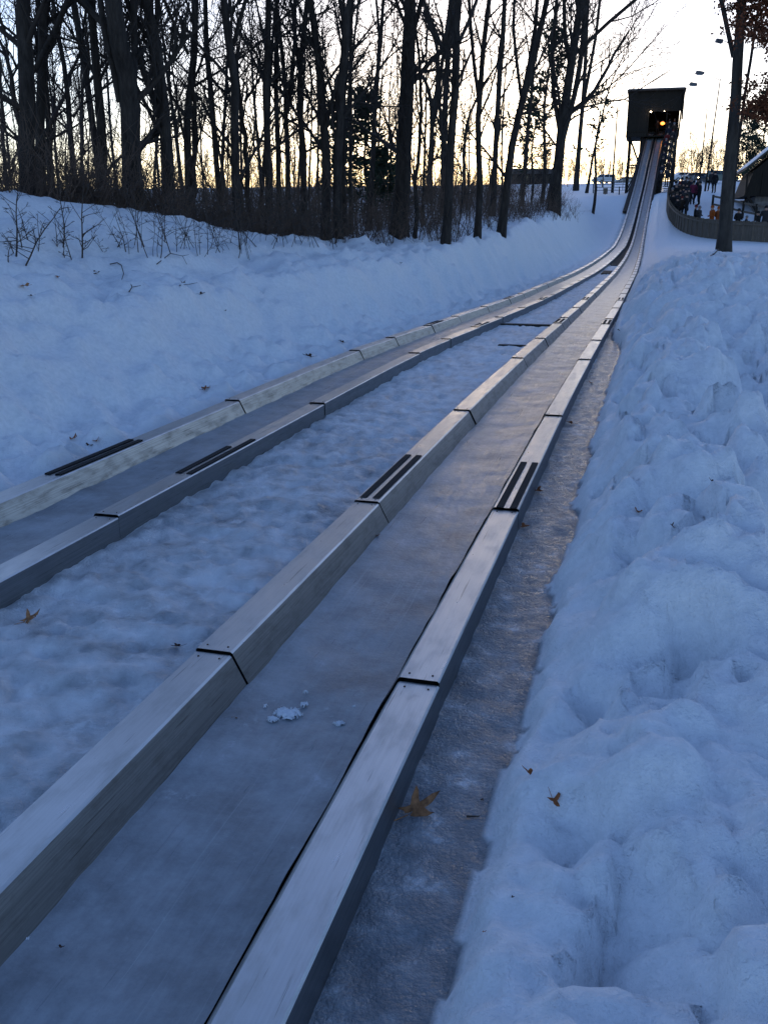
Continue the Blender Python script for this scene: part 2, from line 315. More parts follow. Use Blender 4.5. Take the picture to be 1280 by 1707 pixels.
def _dent(x, y, dr, dd, z=0.35):
    r = ray(x, y); t = (z - EYE) / r[2]; u, v = UV(r[0] * t, r[1] * t); return (u, v, dr, dd)
DENTS = [_dent(*a) for a in ((1003, 1515, 0.035, 0.07), (985, 1115, 0.07, 0.07), (1040, 1245, 0.022, 0.06), (905, 1180, 0.05, 0.04), (975, 1420, 0.03, 0.035), (960, 1340, 0.045, 0.04), (1110, 700, 0.07, 0.09), (1090, 815, 0.06, 0.07), (1130, 960, 0.05, 0.08), (1200, 1100, 0.07, 0.09), (1010, 830, 0.05, 0.05), (1190, 760, 0.07, 0.09), (1260, 850, 0.10, 0.18), (1120, 1180, 0.045, 0.05), (1180, 1340, 0.08, 0.04), (880, 1560, 0.03, 0.03))]
def H(u, v, ice=False):
    u = np.asarray(u, float); v = np.asarray(v, float); x = u * TX + v * TY; y = u * TY - v * TX
    a = vl(u); d = vr(u); w = track_w(u); r0 = rz(u)
    base = np.minimum(r0 - 0.125, hill_l(u) - 0.1)
    near = 1 - sstep(30, 70, u)
    # between the tracks and in the strip: rough refrozen snow
    rough = 0.018 * fbm(x * 3.1, y * 3.1, 3, 4) + 0.014 * (lumps(x * 9, y * 7, 10) - 0.4) + 0.012 * fbm(x * 12, y * 12, 9, 3) - 0.02 * sstep(0.35, 0.7, fbm(x * 5, y * 5, 13, 2))
    rough = rough * np.where(v > d, 0.35, 1.0)
    z = base + rough * near
    inl = (v > a + 0.03) & (v < a + w - 0.03); inr = (v < d - 0.03) & (v > d - w + 0.03)
    z = np.where(inl | inr, base - 0.085, z)
    # left bank
    s = a - v
    wid = np.interp(u, [0, 12, 18, 32, 60, 86, 120], [1.6, 1.5, 1.15, 1.15, 2.6, 5.0, 8.0])
    S = sstep(0.55, 0.55 + wid, s + 0.12 * fbm(x * 0.8, y * 0.8, 21, 3))
    mound = (0.25 + 1.15 * np.interp(u, [0, 13, 16, 19.5, 24, 30], [1.0, 1.0, 0.78, 0.38, 0.08, 0.0])) * sstep(2.0, 6.2, s) * (1 - 0.45 * sstep(6.6, 11, s)) - 0.25 * sstep(2, 6.2, s)
    streak = 0.20 * fbm(u * 0.55 + s * 0.5, s * 1.6 - u * 0.12, 31, 4) * sstep(0.8, 1.6, s) * (1 - 0.6 * sstep(3, 6, s))
    foot = 0.12 * fbm(x * 3.0, y * 3.0, 41, 3) * sstep(0.05, 0.3, s) * (1 - sstep(0.9, 1.4, s)) - 0.02
    zl = base + 0.07 * sstep(0.0, 0.35, s) + (hill_l(u) - base - 0.07) * S + mound + streak * near + foot * near * sstep(0, .3, s) + 0.02 * fbm(x * 6, y * 6, 51, 3) * near * (1 - S) + (0.075 * fbm(x * 3.6 + 0.6 * s, y * 3.6, 53, 4) + 0.05 * (lumps(x * 6, y * 5, 57) - .4)) * near * S * (1 - 0.5 * sstep(3, 6, s))
    zl = zl + 0.12 * fbm(x * 0.18, y * 0.18, 61, 3) * sstep(4, 12, s)
    z = np.where(s > 0, zl, z)
    # right bank: lumpy shovelled snow
    e = v - d; strip = 0.25 * (1 - 0.85 * sstep(12.5, 15, u)); r = e - strip - 0.045 * fbm(x * 2.4, y * 2.4, 71, 3) - 0.012 * fbm(x * 11, y * 11, 72, 2)
    Bf = 0.30 * sstep(0.0, 0.10, r) + 0.42 * sstep(0.05, 0.75, r) + 0.28 * sstep(0.5, 1.6, r)
    hollow = (1 - 0.75 * sstep(0.85, 1.15, r + 0.12 * fbm(x * 1.2, y * 1.2, 77, 3)) * (1 - sstep(1.9, 2.8, r)) * (1 - sstep(8, 13, u)))
    amp = sstep(0.05, 0.3, r) * (1 - sstep(20, 34, u)) * (1 - 0.6 * sstep(3, 6, r)) * (0.45 + 0.55 * sstep(2.2, 3.6, u))
    wx = x + 0.12 * fbm(x * 2.5, y * 2.5, 5, 3); wy = y + 0.12 * fbm(x * 2.5, y * 2.5, 6, 3)
    lump = 0.36 * (lumps(wx * 1.7, wy * 1.15, 81) - 0.5) + 0.15 * (lumps(wx * 3.9, wy * 3.0, 82) - 0.45) * (1 - 0.5 * sstep(8, 14, u)) + 0.045 * (lumps(wx * 9, wy * 8, 87) - 0.4) * (1 - sstep(5, 11, u)) + 0.11 * fbm(x * 1.3, y * 1.3, 83, 3) + 0.028 * fbm(x * 7, y * 7, 84, 4)
    dig = -0.19 * sstep(0.35, 0.6, fbm(x * 2.7, y * 2.2, 85, 3))
    for (du, dv_, dr, dd) in DENTS:
        q2 = ((u - du) / (dr * 1.5)) ** 2 + ((v - dv_) / dr) ** 2
        soft_d = np.exp(-q2 ** 2) * dd; dig = dig - soft_d / np.maximum(amp, 0.2)
    soft = (0.035 * fbm(x * 3.5, y * 3.5, 86, 4) + 0.018 * fbm(x * 12, y * 12, 88, 3)) * sstep(0.02, 0.15, r) * (1 - sstep(25, 45, u))
    zr = base + (hill_r(u) - base) * Bf * hollow + (lump + dig) * amp + soft
    zr = zr + 0.10 * fbm(x * 0.2, y * 0.2, 91, 3) * sstep(2.5, 9, r) * sstep(14, 30, u)
    z = np.where(r > 0, zr, z)
    if not ice: return z
    k = np.zeros(np.shape(z))
    mid = (v > a + w) & (v < d - w)
    patch = 0.55 + 0.16 * fbm(x * 1.1, y * 1.1, 101, 3) + 0.26 * fbm(x * 6.5, y * 6.5, 103, 5, 0.6) - 0.25 * sstep(5, 12, u)
    k = np.where(mid, patch, k); k = np.where(inl | inr, 1.0, k)
    k = np.where((e > 0) & (r < 0.02), 0.95, k)
    k = np.where(s > 0, 0.35 * (1 - sstep(0.1, 0.5, s)) + 0.15 * fbm(x * 2, y * 2, 111, 3) * (1 - sstep(.6, 1.2, s)), k)
    return z, np.clip(k, 0, 1)

def hz(x, y): u, v = UV(x, y); return float(H(np.array([u]), np.array([v]))[0])

_T = np.concatenate([np.arange(1.5, 40, 0.03), np.arange(40, 320, 0.2)])
def hit(px, py):                        # where that line of sight meets the snow
    r = ray(px, py); r = r / r[1]; x = r[0] * _T; y = r[1] * _T; z = EYE + r[2] * _T
    u, v = UV(x, y); below = z < H(u, v); i = int(np.argmax(below)) if below.any() else len(_T) - 1
    return np.array([x[i], y[i], hz(x[i], y[i])])

def build_terrain():
    us = [-14.0]
    while us[-1] < 700: us.append(us[-1] + (0.35 if us[-1] < 0.4 else (0.012 + 0.0074 * us[-1] if us[-1] < 120 else 0.012 + 0.0068 * 120 + 0.06 * (us[-1] - 120))))
    us = np.array(us)
    vc = np.concatenate([np.arange(-3.9, 1.2, 0.026)])
    l = [vc[0]]; st = 0.026
    while l[-1] > -300: l.append(l[-1] - st); st *= 1.034
    r_ = [vc[-1]]; st = 0.026
    while r_[-1] < 300: r_.append(r_[-1] + st); st *= 1.04
    vs = np.concatenate([np.array(l[1:])[::-1], vc, np.array(r_[1:])])
    U, Vv = np.meshgrid(us, vs, indexing='ij')
    # lines follow the tracks so that edges stay clean
    shift = (vl(U) + 3.46) * np.clip((-Vv + 0.55) / 2.91, 0, 1) * (1 - sstep(4, 25, -Vv)) + (vr(U) + 0.55) * (1 - np.clip((-Vv - 0.55) / 2.91, 0, 1)) * (1 - sstep(2, 20, Vv))
    Vv = Vv + shift
    Z, K = H(U, Vv, True)
    X = U * TX + Vv * TY; Y = U * TY - Vv * TX
    n, m = U.shape; idx = np.arange(n * m).reshape(n, m)
    Q = np.stack([idx[:-1, :-1], idx[:-1, 1:], idx[1:, 1:], idx[1:, :-1]], -1).reshape(-1, 4)[:, ::-1]
    me = quad_mesh('snow_ground', np.stack([X, Y, Z], -1).reshape(-1, 3), Q)
    at = me.attributes.new('ice', 'FLOAT', 'POINT'); at.data.foreach_set('value', K.ravel().astype(np.float32))
    o = mesh_obj('snow_ground', me, M['ground']); o['kind'] = 'structure'; o['label'] = 'snow covered ground with banks and icy strips beside the run'
    print('terrain quads', len(Q))
build_terrain()

def nth(i):
    k = i + 1; return str(k) + ('th' if 10 <= k % 100 <= 20 else {1: 'st', 2: 'nd', 3: 'rd'}.get(k % 10, 'th'))
# ------------------------------------------------------------------ the two icy tracks with metal covered rails
def ribbon(name, us, prof, mats, parent, mi=None, noise_z=0.0, seed=0, uvv=None):
    """sweep: prof(u) -> (k,2) array of (v, z); one mesh"""
    rows = np.stack([prof(u) for u in us]); n, k = rows.shape[:2]
    V = np.empty((n, k, 3)); uu = np.asarray(us)[:, None]
    V[..., 0] = uu * TX + rows[..., 0] * TY; V[..., 1] = uu * TY - rows[..., 0] * TX; V[..., 2] = rows[..., 1]
    if noise_z:
        V[..., 2] += noise_z * fbm(V[..., 0] * 2.6, V[..., 1] * 2.6, seed, 4) + 0.25 * noise_z * fbm(V[..., 0] * 17, V[..., 1] * 17, seed + 3, 3)
    idx = np.arange(n * k).reshape(n, k); Q = np.stack([idx[:-1, :-1], idx[1:, :-1], idx[1:, 1:], idx[:-1, 1:]], -1)
    m = np.broadcast_to(np.array(mi if mi is not None else [0] * (k - 1)), (n - 1, k - 1)).ravel()
    arc = np.concatenate([[0], np.cumsum(np.linalg.norm(np.diff(rows[0], axis=0), axis=1))])
    uv = np.stack(np.broadcast_arrays(uu, arc[None, :] + seed * 1.7), -1).reshape(-1, 2)
    me = quad_mesh(name, V.reshape(-1, 3), Q.reshape(-1, 4), smooth=bool(noise_z), uv=uv, mi=m)
    return mesh_obj(name, me, mats, parent)

def rail_profile(side, inner, outer, inset=0.0):
    # side +1: track lies to the right (+v) of this rail. slanted inner face, upright outer face, chamfered edges
    def f(u):
        w = ws(u); z = float(rz(u)) - inset; wi = RW * w - 2 * inset; o = outer(u) + side * inset
        c = 0.006
        pts = [(0, -0.22), (0, -c), (c, 0), (wi - c, 0), (wi + 0.002, -c), (wi + 0.064, -0.128), (wi + 0.066, -0.22)]
        a = np.array([[o + side * p, z + q] for p, q in pts])
        return a if side < 0 else a[::-1]
    return f

JR = [-6.0, -3.4, -1.2, 0.75, 2.76, 4.72, 7.5, 10.85, 13.0, 15.4, 16.5]
JL = [-6.0, -3.0, -0.6, 1.7, 4.15, 7.42, 11.0, 12.5, 14.4, 16.2]
while JR[-1] < 116: JR.append(min(116.5, JR[-1] + (2.44 if len(JR) % 5 else 1.9)))
while JL[-1] < 116: JL.append(min(116.5, JL[-1] + (2.44 if len(JL) % 4 else 2.0)))

def make_track(which):
    if which == 'right':
        lab = 'right toboggan track of grey ice between silver metal rails, nearest the camera'
        out_r = vr; out_l = lambda u: vr(u) - track_w(u); J = JR
    else:
        lab = 'left toboggan track of grey ice between silver metal rails, beside the snow bank'
        out_l = vl; out_r = lambda u: vl(u) + track_w(u); J = JL
    root = empty('toboggan_track', (*P(0, 0), 0), lab, 'toboggan track', 'two toboggan tracks running down from the tower')
    root.location = (0, 0, 0)
    usb = np.concatenate([np.arange(-6, 0.5, 0.4), np.arange(0.5, 20, 0.05), np.arange(20, 60, 0.2), np.arange(60, 116.6, 0.5)])
    f = np.linspace(0, 1, 22)
    def bed(u):
        a = out_l(u) + RW * ws(u) + 0.055; b = out_r(u) - RW * ws(u) - (0.064 if which == 'right' else 0.055); z = rz(u) - 0.125
        dish = 0.012 * (2 * f - 1) ** 2; uu1 = np.array([u * 2.3]); b = b + 0.005 * float(fbm(uu1, uu1 * 0 + 0.5, 77, 3)[0]); a = a + 0.006 * float(fbm(uu1, uu1 * 0 + 9.5, 78, 3)[0])
        return np.stack([a + (b - a) * f, z + dish], -1)
    ribbon('ice_bed', usb, bed, M['bed'], root, None, 0.006, 201 if which == 'right' else 233)
    us2 = np.concatenate([np.arange(-6, 60, 1.0), np.arange(60, 116.6, 0.5)])
    ribbon('base_board', us2, lambda u: np.array([[out_l(u) + 0.02, rz(u) - 0.155], [out_r(u) - 0.02, rz(u) - 0.155]]), M['base'], root)  # its dark colour stands for the gap shadow beside the ice
    for side, edge, ph in ((1, out_l, 0.0), (-1, out_r, 0.06)):
        prof = rail_profile(side, None, edge); core = rail_profile(side, None, edge, 0.013)
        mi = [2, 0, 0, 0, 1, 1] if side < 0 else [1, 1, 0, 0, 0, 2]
        Jn = [j_ for j_ in J if not (which == 'left' and side > 0 and 3 < j_ < 6)]
        ribbon('rail_core', np.arange(-6, 116.6, 0.5), core, M['core'], root)
        for i in range(len(Jn) - 1):
            gp = 0.004 if Jn[i] < 6 else 0.010; gq_ = 0.004 if Jn[i + 1] < 6 else 0.010
            a = Jn[i] + gp + (ph if i % 2 else -ph / 2); b = Jn[i + 1] - gq_ + (ph if (i + 1) % 2 else -ph / 2)
            tilt = -0.0045 - rnd.random() * 0.002; dv = (rnd.random() - 0.5) * 0.006 if Jn[i] < 30 else 0
            def pj(u, prof=prof, tilt=tilt, a=a, b=b, dv=dv):
                q = prof(u).copy(); q[:, 1] += tilt * (2 * (u - a) / (b - a) - 1); q[:, 0] += dv; return q
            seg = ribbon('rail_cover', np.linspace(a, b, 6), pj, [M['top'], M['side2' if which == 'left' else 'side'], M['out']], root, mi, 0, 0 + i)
            if Jn[i] < 14:
                for uu_, q_ in ((a + 0.035, 0.03), (a + 0.035, 0.11), (b - 0.035, 0.03), (b - 0.035, 0.11)):
                    p2 = P(uu_, float(edge(uu_)) + side * q_ + dv); z2 = float(pj(uu_)[:, 1].max())
                    MB().cyl((*p2, z2 - 0.003), (*p2, z2 + 0.0025), 0.0045, 0.0035, 8).obj('bolt', M['bolt'], seg)
            if (i in (5, 9, 12)) if which == 'right' else (i in ((4, 8, 11) if side < 0 else (3, 7, 10))):
                st = Jn[i] + 0.06 if which == 'right' else (5.0 if side < 0 else 4.77) if i < 5 else Jn[i] + 0.1
                ln = (1.0 if which == 'left' else 1.05) if i < 7 else 0.7
                for k, (q0, q1) in enumerate(((0.014, 0.052), (0.086, 0.124))):
                    e2 = st + ln - (0.25 if (which == 'left' and side < 0 and k == 1) else 0)
                    def pg(u, q0=q0, q1=q1, edge=edge, side=side):
                        z = rz(u) + 0.0085; o = edge(u); w = ws(u)
                        q = np.array([[o + side * q0 * w, z - 0.012], [o + side * q0 * w, z], [o + side * q1 * w, z], [o + side * q1 * w, z - 0.012]])
                        return q if side > 0 else q[::-1]
                    g = ribbon('grip_strip', np.linspace(st, e2, 7), pg, M['grip'], seg)
    return root
make_track('right'); make_track('left')

# boards and hatch gaps lying between the tracks
def cross_board(u0, v0, v1, w, label, dz=0.02):
    e = empty('cross_board', (*P(u0, (v0 + v1) / 2), float(rz(u0)) - 0.125), label, 'board', 'boards across the gap between the tracks', -math.atan2(TX, TY))
    MB().box(-(v1 - v0) / 2, (v1 - v0) / 2, -w / 2, w / 2, -0.03, dz).obj('plank', M['base'], e, 0.004)
cross_board(16.1, vl(16.1) + track_w(16.1) + 0.01, vr(16.1) - track_w(16.1) - 0.01, 0.16, 'dark wooden board lying across between the tracks, nearest the camera', 0.03)
cross_board(13.1, -1.9, -1.5, 0.10, 'short half buried brown board between the tracks', 0.012)
cross_board(39.5, -1.65, -1.3, 2.6, 'dark open hatch board between the tracks below the ramp', 0.03)
cross_board(46.5, -1.55, -1.22, 2.0, 'small dark hatch board between the tracks at the ramp foot', 0.03)

# ramp woodwork that carries the tracks up to the tower
ramp_e = empty('ramp_trestle', (*P(100, 0), 4.5), 'dark timber trestle carrying the tracks up to the tower', 'trestle'); ramp_e.location = (0, 0, 0)
ur = np.arange(46, 116.6, 1.0)
ribbon('gap_shade_strip', ur, lambda u: np.array([[vl(u) + track_w(u) - .01, rz(u) - 0.10], [vr(u) - track_w(u) + .01, rz(u) - 0.10]]), M['core'], ramp_e)  # black strip filling the open gap, its shade put into the colour
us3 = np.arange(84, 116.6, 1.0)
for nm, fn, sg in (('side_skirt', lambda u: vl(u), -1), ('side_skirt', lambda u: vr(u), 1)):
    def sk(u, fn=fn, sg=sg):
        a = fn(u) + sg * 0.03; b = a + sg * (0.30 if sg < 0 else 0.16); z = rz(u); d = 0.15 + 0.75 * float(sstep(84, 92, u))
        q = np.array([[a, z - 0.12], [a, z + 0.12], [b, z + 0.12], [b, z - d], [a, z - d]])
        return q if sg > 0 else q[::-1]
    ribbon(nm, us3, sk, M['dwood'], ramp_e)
for u in np.arange(90, 116, 4.0):
    a = vl(u) - 0.2; b = vr(u) + 0.12; z = float(rz(u)) - 0.35
    for v in (a, b):
        p = P(u, v); MB().bar((*p, hz(*p) - 0.3), (*p, z), 0.18).obj('post', M['dwood'], ramp_e)
    pa = P(u, a); pb = P(u, b); ga = hz(*pa)
    if z - ga > 1.2:
        MB().bar((*pa, ga + 0.2), (*pb, z - 0.2), 0.06, 0.15).obj('brace', M['dwood'], ramp_e)
        MB().bar((*pa, z - 0.1), (*pb, z - 0.1), 0.1, 0.2).obj('cross_beam', M['dwood'], ramp_e)

# ------------------------------------------------------------------ start tower
RZ = -math.atan2(TX, TY)                # local x = right of the run, y = along the run away from the camera
TU = 112.5; tp = P(TU, 0); tz = hz(*tp)
tower = empty('start_tower', (*tp, tz), 'dark wooden start tower on stilts with an orange glow inside', 'tower', None, RZ)
def c(z): return z - tz
zt, zm, zb = 15.75, 13.55, 11.05
D = 6.0
def boards(name, x0, x1, z0, z1, y, n, parent, sl0=0, sl1=0, mat_=None):
    for i in range(n):
        a = x0 + (x1 - x0) * i / n; b = x0 + (x1 - x0) * (i + 1) / n - 0.02; yy = y - 0.012 * (i % 2)
        o0 = (sl0 * (1 - i / n) + sl1 * i / n); o1 = (sl0 * (1 - (i + 1) / n) + sl1 * (i + 1) / n)
        MB().hexa([(a + o0, yy, z0), (b + o1, yy, z0), (b + o1, yy + 0.06, z0), (a + o0, yy + 0.06, z0), (a, yy, z1), (b, yy, z1), (b, yy + 0.06, z1), (a, yy + 0.06, z1)]).obj(name, mat_ or M['dwood'], parent)
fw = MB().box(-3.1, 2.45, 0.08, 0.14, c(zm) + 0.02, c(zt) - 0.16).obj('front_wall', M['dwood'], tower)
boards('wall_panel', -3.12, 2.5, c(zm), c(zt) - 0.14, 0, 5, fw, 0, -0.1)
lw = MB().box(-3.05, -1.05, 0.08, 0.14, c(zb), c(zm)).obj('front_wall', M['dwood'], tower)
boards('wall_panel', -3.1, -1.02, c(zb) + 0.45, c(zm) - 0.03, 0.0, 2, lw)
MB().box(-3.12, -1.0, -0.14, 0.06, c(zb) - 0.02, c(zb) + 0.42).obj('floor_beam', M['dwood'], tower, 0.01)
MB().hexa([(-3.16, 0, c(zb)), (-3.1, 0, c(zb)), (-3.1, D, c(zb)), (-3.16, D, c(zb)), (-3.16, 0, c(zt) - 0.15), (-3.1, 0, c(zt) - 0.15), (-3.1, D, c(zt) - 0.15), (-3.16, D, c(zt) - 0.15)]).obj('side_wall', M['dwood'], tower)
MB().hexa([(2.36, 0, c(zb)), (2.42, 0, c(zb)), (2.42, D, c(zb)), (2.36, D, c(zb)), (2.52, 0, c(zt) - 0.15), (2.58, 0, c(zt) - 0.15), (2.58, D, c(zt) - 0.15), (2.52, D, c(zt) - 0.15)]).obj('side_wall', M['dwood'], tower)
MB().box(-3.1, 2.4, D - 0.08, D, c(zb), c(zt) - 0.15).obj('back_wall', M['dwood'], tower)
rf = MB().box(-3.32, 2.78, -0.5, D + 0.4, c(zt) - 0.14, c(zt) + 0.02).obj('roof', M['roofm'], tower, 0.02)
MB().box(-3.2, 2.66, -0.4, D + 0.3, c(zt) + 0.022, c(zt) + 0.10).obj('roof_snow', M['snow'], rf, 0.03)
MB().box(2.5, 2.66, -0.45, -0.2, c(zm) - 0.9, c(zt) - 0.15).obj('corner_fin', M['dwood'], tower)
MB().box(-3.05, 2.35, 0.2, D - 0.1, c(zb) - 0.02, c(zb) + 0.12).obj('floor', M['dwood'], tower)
MB().box(-1.02, -0.86, -0.05, 0.12, c(zb), c(zm)).obj('door_post', M['dwood'], tower)
MB().box(0.95, 1.05, 0.3, 0.4, c(zb), c(zm)).obj('inner_post', M['dwood'], tower)
for z in (0.55, 1.05): MB().box(-0.85, 2.3, 3.0, 3.08, c(zb) + z, c(zb) + z + 0.1).obj('inner_railing', M['dwood'], tower)
for x in (-2.75, -1.5, 2.2):
    for y in (0.5, D - 0.6):
        MB().box(x - 0.11, x + 0.11, y - 0.11, y + 0.11, -1.2, c(zb) - 0.03).obj('leg', M['dwood'], tower)
for y in (0.5, D - 0.6):
    MB().bar((-2.75, y - 0.15, 0.2), (-1.5, y - 0.15, 3.0), 0.06, 0.14).obj('brace', M['dwood'], tower)
    MB().bar((-1.5, y - 0.15, 3.1), (-2.75, y - 0.15, 6.0), 0.06, 0.14).obj('brace', M['dwood'], tower)
    MB().bar((-2.75, y + 0.15, 3.05), (-1.5, y + 0.15, 3.05), 0.06, 0.16).obj('brace', M['dwood'], tower)
def lamp(name, loc, r, mt, label, power, col, flat=1.0):
    e = empty(name, loc, label, 'lamp'); w = MB()
    import bmesh
    me = bpy.data.meshes.new('bulb'); bm = bmesh.new(); bmesh.ops.create_icosphere(bm, subdivisions=2, radius=r); bmesh.ops.scale(bm, vec=(1.25, 1, flat), verts=bm.verts); bm.to_mesh(me); bm.free()
    mesh_obj('bulb', me, mt, e); MB().cyl((0, 0, r * flat), (0, 0, r * flat + 0.12), 0.04, 0.06, 8).obj('socket', M['steel'], e)
    ld = bpy.data.lights.new('lamp_light', 'POINT'); ld.energy = power; ld.color = col; ld.shadow_soft_size = r
    lo = bpy.data.objects.new('lamp_light', ld); C.objects.link(lo); lo.parent = e; lo.location = (0, -r - 0.12, 0); return e
def tloc(x, y, z):
    q = P(TU + y, x); return (q[0], q[1], z)
lamp('heater_lamp', tloc(0.62, 1.2, 12.45), 0.2, M['lamp_fire'], 'bright orange heater lamp glowing inside the tower', 3, (1.0, 0.42, 0.1), 0.9)
lamp('bulb_lamp', tloc(-0.7, 0.0 - 0.3, 13.5), 0.075, M['lamp_bulb'], 'small white bulb at the left of the tower opening', 3, (1, 0.8, 0.6))
lamp('bulb_lamp', tloc(0.7, 0.0 - 0.3, 13.52), 0.03, M['lamp_bulb'], 'faint bulb above the orange lamp on the tower front', 1.5, (1, 0.7, 0.4))

# stairway up the right side of the ramp
st = empty('stairway', (*P(88, 1.9), 4.5), 'crowded wooden stairway climbing beside the ramp to the tower', 'stairs'); st.location = (0, 0, 0)
SU0, SU1, SZ1 = 92.0, 112.8, 11.1
def stair_v(u): return float(vr(u)) + 0.32 + 0.55
SZ0 = hz(*P(SU0, stair_v(SU0)))
def stair_z(u): return SZ0 + (SZ1 - SZ0) * (u - SU0) / (SU1 - SU0)
nst = 38
for i in range(nst):
    u = SU0 + (SU1 - SU0) * (i + 0.5) / nst; v = stair_v(u)
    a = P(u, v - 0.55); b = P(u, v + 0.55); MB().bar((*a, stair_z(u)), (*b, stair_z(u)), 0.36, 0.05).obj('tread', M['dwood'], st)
for sg in (-0.58, 0.58):
    w1 = MB(); w2 = MB()
    for k in range(8):
        u0 = SU0 + (SU1 - SU0) * k / 8; u1 = SU0 + (SU1 - SU0) * (k + 1) / 8
        a = P(u0, stair_v(u0) + sg); b = P(u1, stair_v(u1) + sg)
        w1.bar((*a, stair_z(u0) - 0.1), (*b, stair_z(u1) - 0.1), 0.07, 0.35); w2.bar((*a, stair_z(u0) + 1.0), (*b, stair_z(u1) + 1.0), 0.07, 0.1)
        MB().bar((*a, max(hz(*a) - 0.2, stair_z(u0) - 6.5)), (*a, stair_z(u0) + 1.0), 0.10).obj('post', M['dwood'], st)
    w1.obj('stringer', M['dwood'], st); w2.obj('handrail', M['dwood'], st)
# ------------------------------------------------------------------ trees
def rv(r, s): return np.array([r.gauss(0, s), r.gauss(0, s), r.gauss(0, s)])
UP = np.array([0, 0, 1.0])
def unit(a): return a / (np.linalg.norm(a) + 1e-9)

def grow(tb, r, p, d, L, rad, lvl, maxl, rmin, dens):
    n = 5 if lvl == 1 else (4 if lvl == 2 else 3)
    pts = [p]; q = p; dd = d
    for i in range(n - 1):
        dd = unit(dd + rv(r, 0.16 if lvl < 3 else 0.2) + UP * (0.10 if lvl < 3 else 0.04)); q = q + dd * (L / (n - 1)); pts.append(q)
    rr = np.maximum(np.linspace(rad, rad * (0.35 if lvl < maxl else 0.4), n), rmin)
    tb.add(pts, rr, 5 if lvl == 1 else (4 if lvl == 2 else 3))
    if lvl >= maxl: return
    k = int(dens * (L * (3.0 if lvl == 1 else (5.0 if lvl == 2 else 6.0)))) + 1
    k = min(k, 9 if lvl == 1 else 7)
    for i in range(k):
        t = 0.18 + 0.8 * (i + r.random()) / k; j = min(int(t * (n - 1)), n - 2); f = t * (n - 1) - j
        pp = pts[j] * (1 - f) + pts[j + 1] * f; ax = unit(pts[j + 1] - pts[j])
        sd = unit(np.cross(ax, rv(r, 1))); ang = r.uniform(0.5, 1.0)
        nd = unit(ax * math.cos(ang) + sd * math.sin(ang) + UP * 0.12)
        grow(tb, r, pp, nd, L * r.uniform(0.38, 0.62) * (1.1 - 0.4 * t), max(rr[j] * 0.55, rmin), lvl + 1, maxl, rmin, dens)

def smooth_path(pts, n):
    pts = np.asarray(pts, float); t = np.concatenate([[0], np.cumsum(np.linalg.norm(np.diff(pts, axis=0), axis=1))]); s = np.linspace(0, t[-1], n)
    q = np.stack([np.interp(s, t, pts[:, k]) for k in range(3)], -1)
    for _ in range(2): q[1:-1] = 0.25 * q[:-2] + 0.5 * q[1:-1] + 0.25 * q[2:]
    return q

def photo_tree(name, label, base, stems, seed, Z=None, limbs=11, first=0.22, bark='bark', L0=2.2, dens=0.95, group='bare trees along the edge of the wood', cat='tree', top=-330):
    """stems: [(path of (x, y) in the photograph, width at start, width at end)], built on one distance, stood on the snow"""
    r = random.Random(seed)
    if Z is None:
        b = hit(*base)
        if 15 < b[1] < 40 and base[0] < 900: b = b + unit(b * np.array([1, 1, 0])) * 1.3; b[2] = hz(b[0], b[1])
    else:
        b = atd(base[0], base[1], Z); b[2] = hz(b[0], b[1])
    Z = b[1]; root = empty(name, b, label, cat, group)
    tt = Tubes(); tw = Tubes(); px = Z / F * 0.74
    for si, (path, w0, w1) in enumerate(stems):
        depth = 0.0; pts = []
        for k, (x, y) in enumerate(path):
            q = atd(x, y, Z) - b
            if si > 0 or k > 0: depth += r.gauss(0, 0.16) * (1 if k else 0)
            q[1] += depth; pts.append(q)
        if si == 0: pts[0] = np.array([0, 0, -0.25])
        (x0, y0), (x1, y1) = path[-2], path[-1]
        full = y1 <= 2
        if full:                        # the stem goes on above the frame
            ex = x1 + (x1 - x0) / max(1, y0 - y1) * (y1 - top) * 0.8; q = atd(ex, top, Z) - b; q[1] += depth; pts.append(q)
        n = 14 if si == 0 else 9
        sp = smooth_path(pts, n); hh = np.linspace(0, 1, n)
        sp[1:-1] += np.array([[r.gauss(0, 0.02), r.gauss(0, 0.03), 0] for _ in range(n - 2)])
        w1e = w1 * (0.45 if full else 1.0)
        rad = np.interp(hh, [0, 0.45, 1], [w0, w0 * 0.45 + w1 * 0.55 if full else (w0 + w1) / 2, w1e]) * px / 2
        if si == 0: rad[0] *= 1.45; rad[1] *= 1.08
        tt.add(sp, rad, 12)
        ln = np.linalg.norm(np.diff(sp, axis=0), axis=1).sum()
        nl = limbs if si == 0 else max(3, int(limbs * 0.55))
        for i in range(nl):
            t = (first if si == 0 else 0.15) + (1 - (first if si == 0 else 0.15)) * (i + r.random()) / nl; j = min(int(t * (n - 1)), n - 2)
            ax = unit(sp[j + 1] - sp[j]); az = r.uniform(0, 2 * math.pi); sd = np.array([math.cos(az), math.sin(az), 0]); ang = r.uniform(0.45, 1.05)
            d = unit(ax * math.cos(ang) + sd * math.sin(ang)); Lb = L0 * r.uniform(0.6, 1.3) * (1.15 - 0.5 * t)
            grow(tw, r, sp[j], d, Lb, min(rad[j] * 0.42, 0.05 + 0.01 * Lb), 1, 3, 0.0032 + 0.00012 * Z, dens)
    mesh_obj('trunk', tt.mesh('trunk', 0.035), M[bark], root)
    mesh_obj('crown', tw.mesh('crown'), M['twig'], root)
    return root

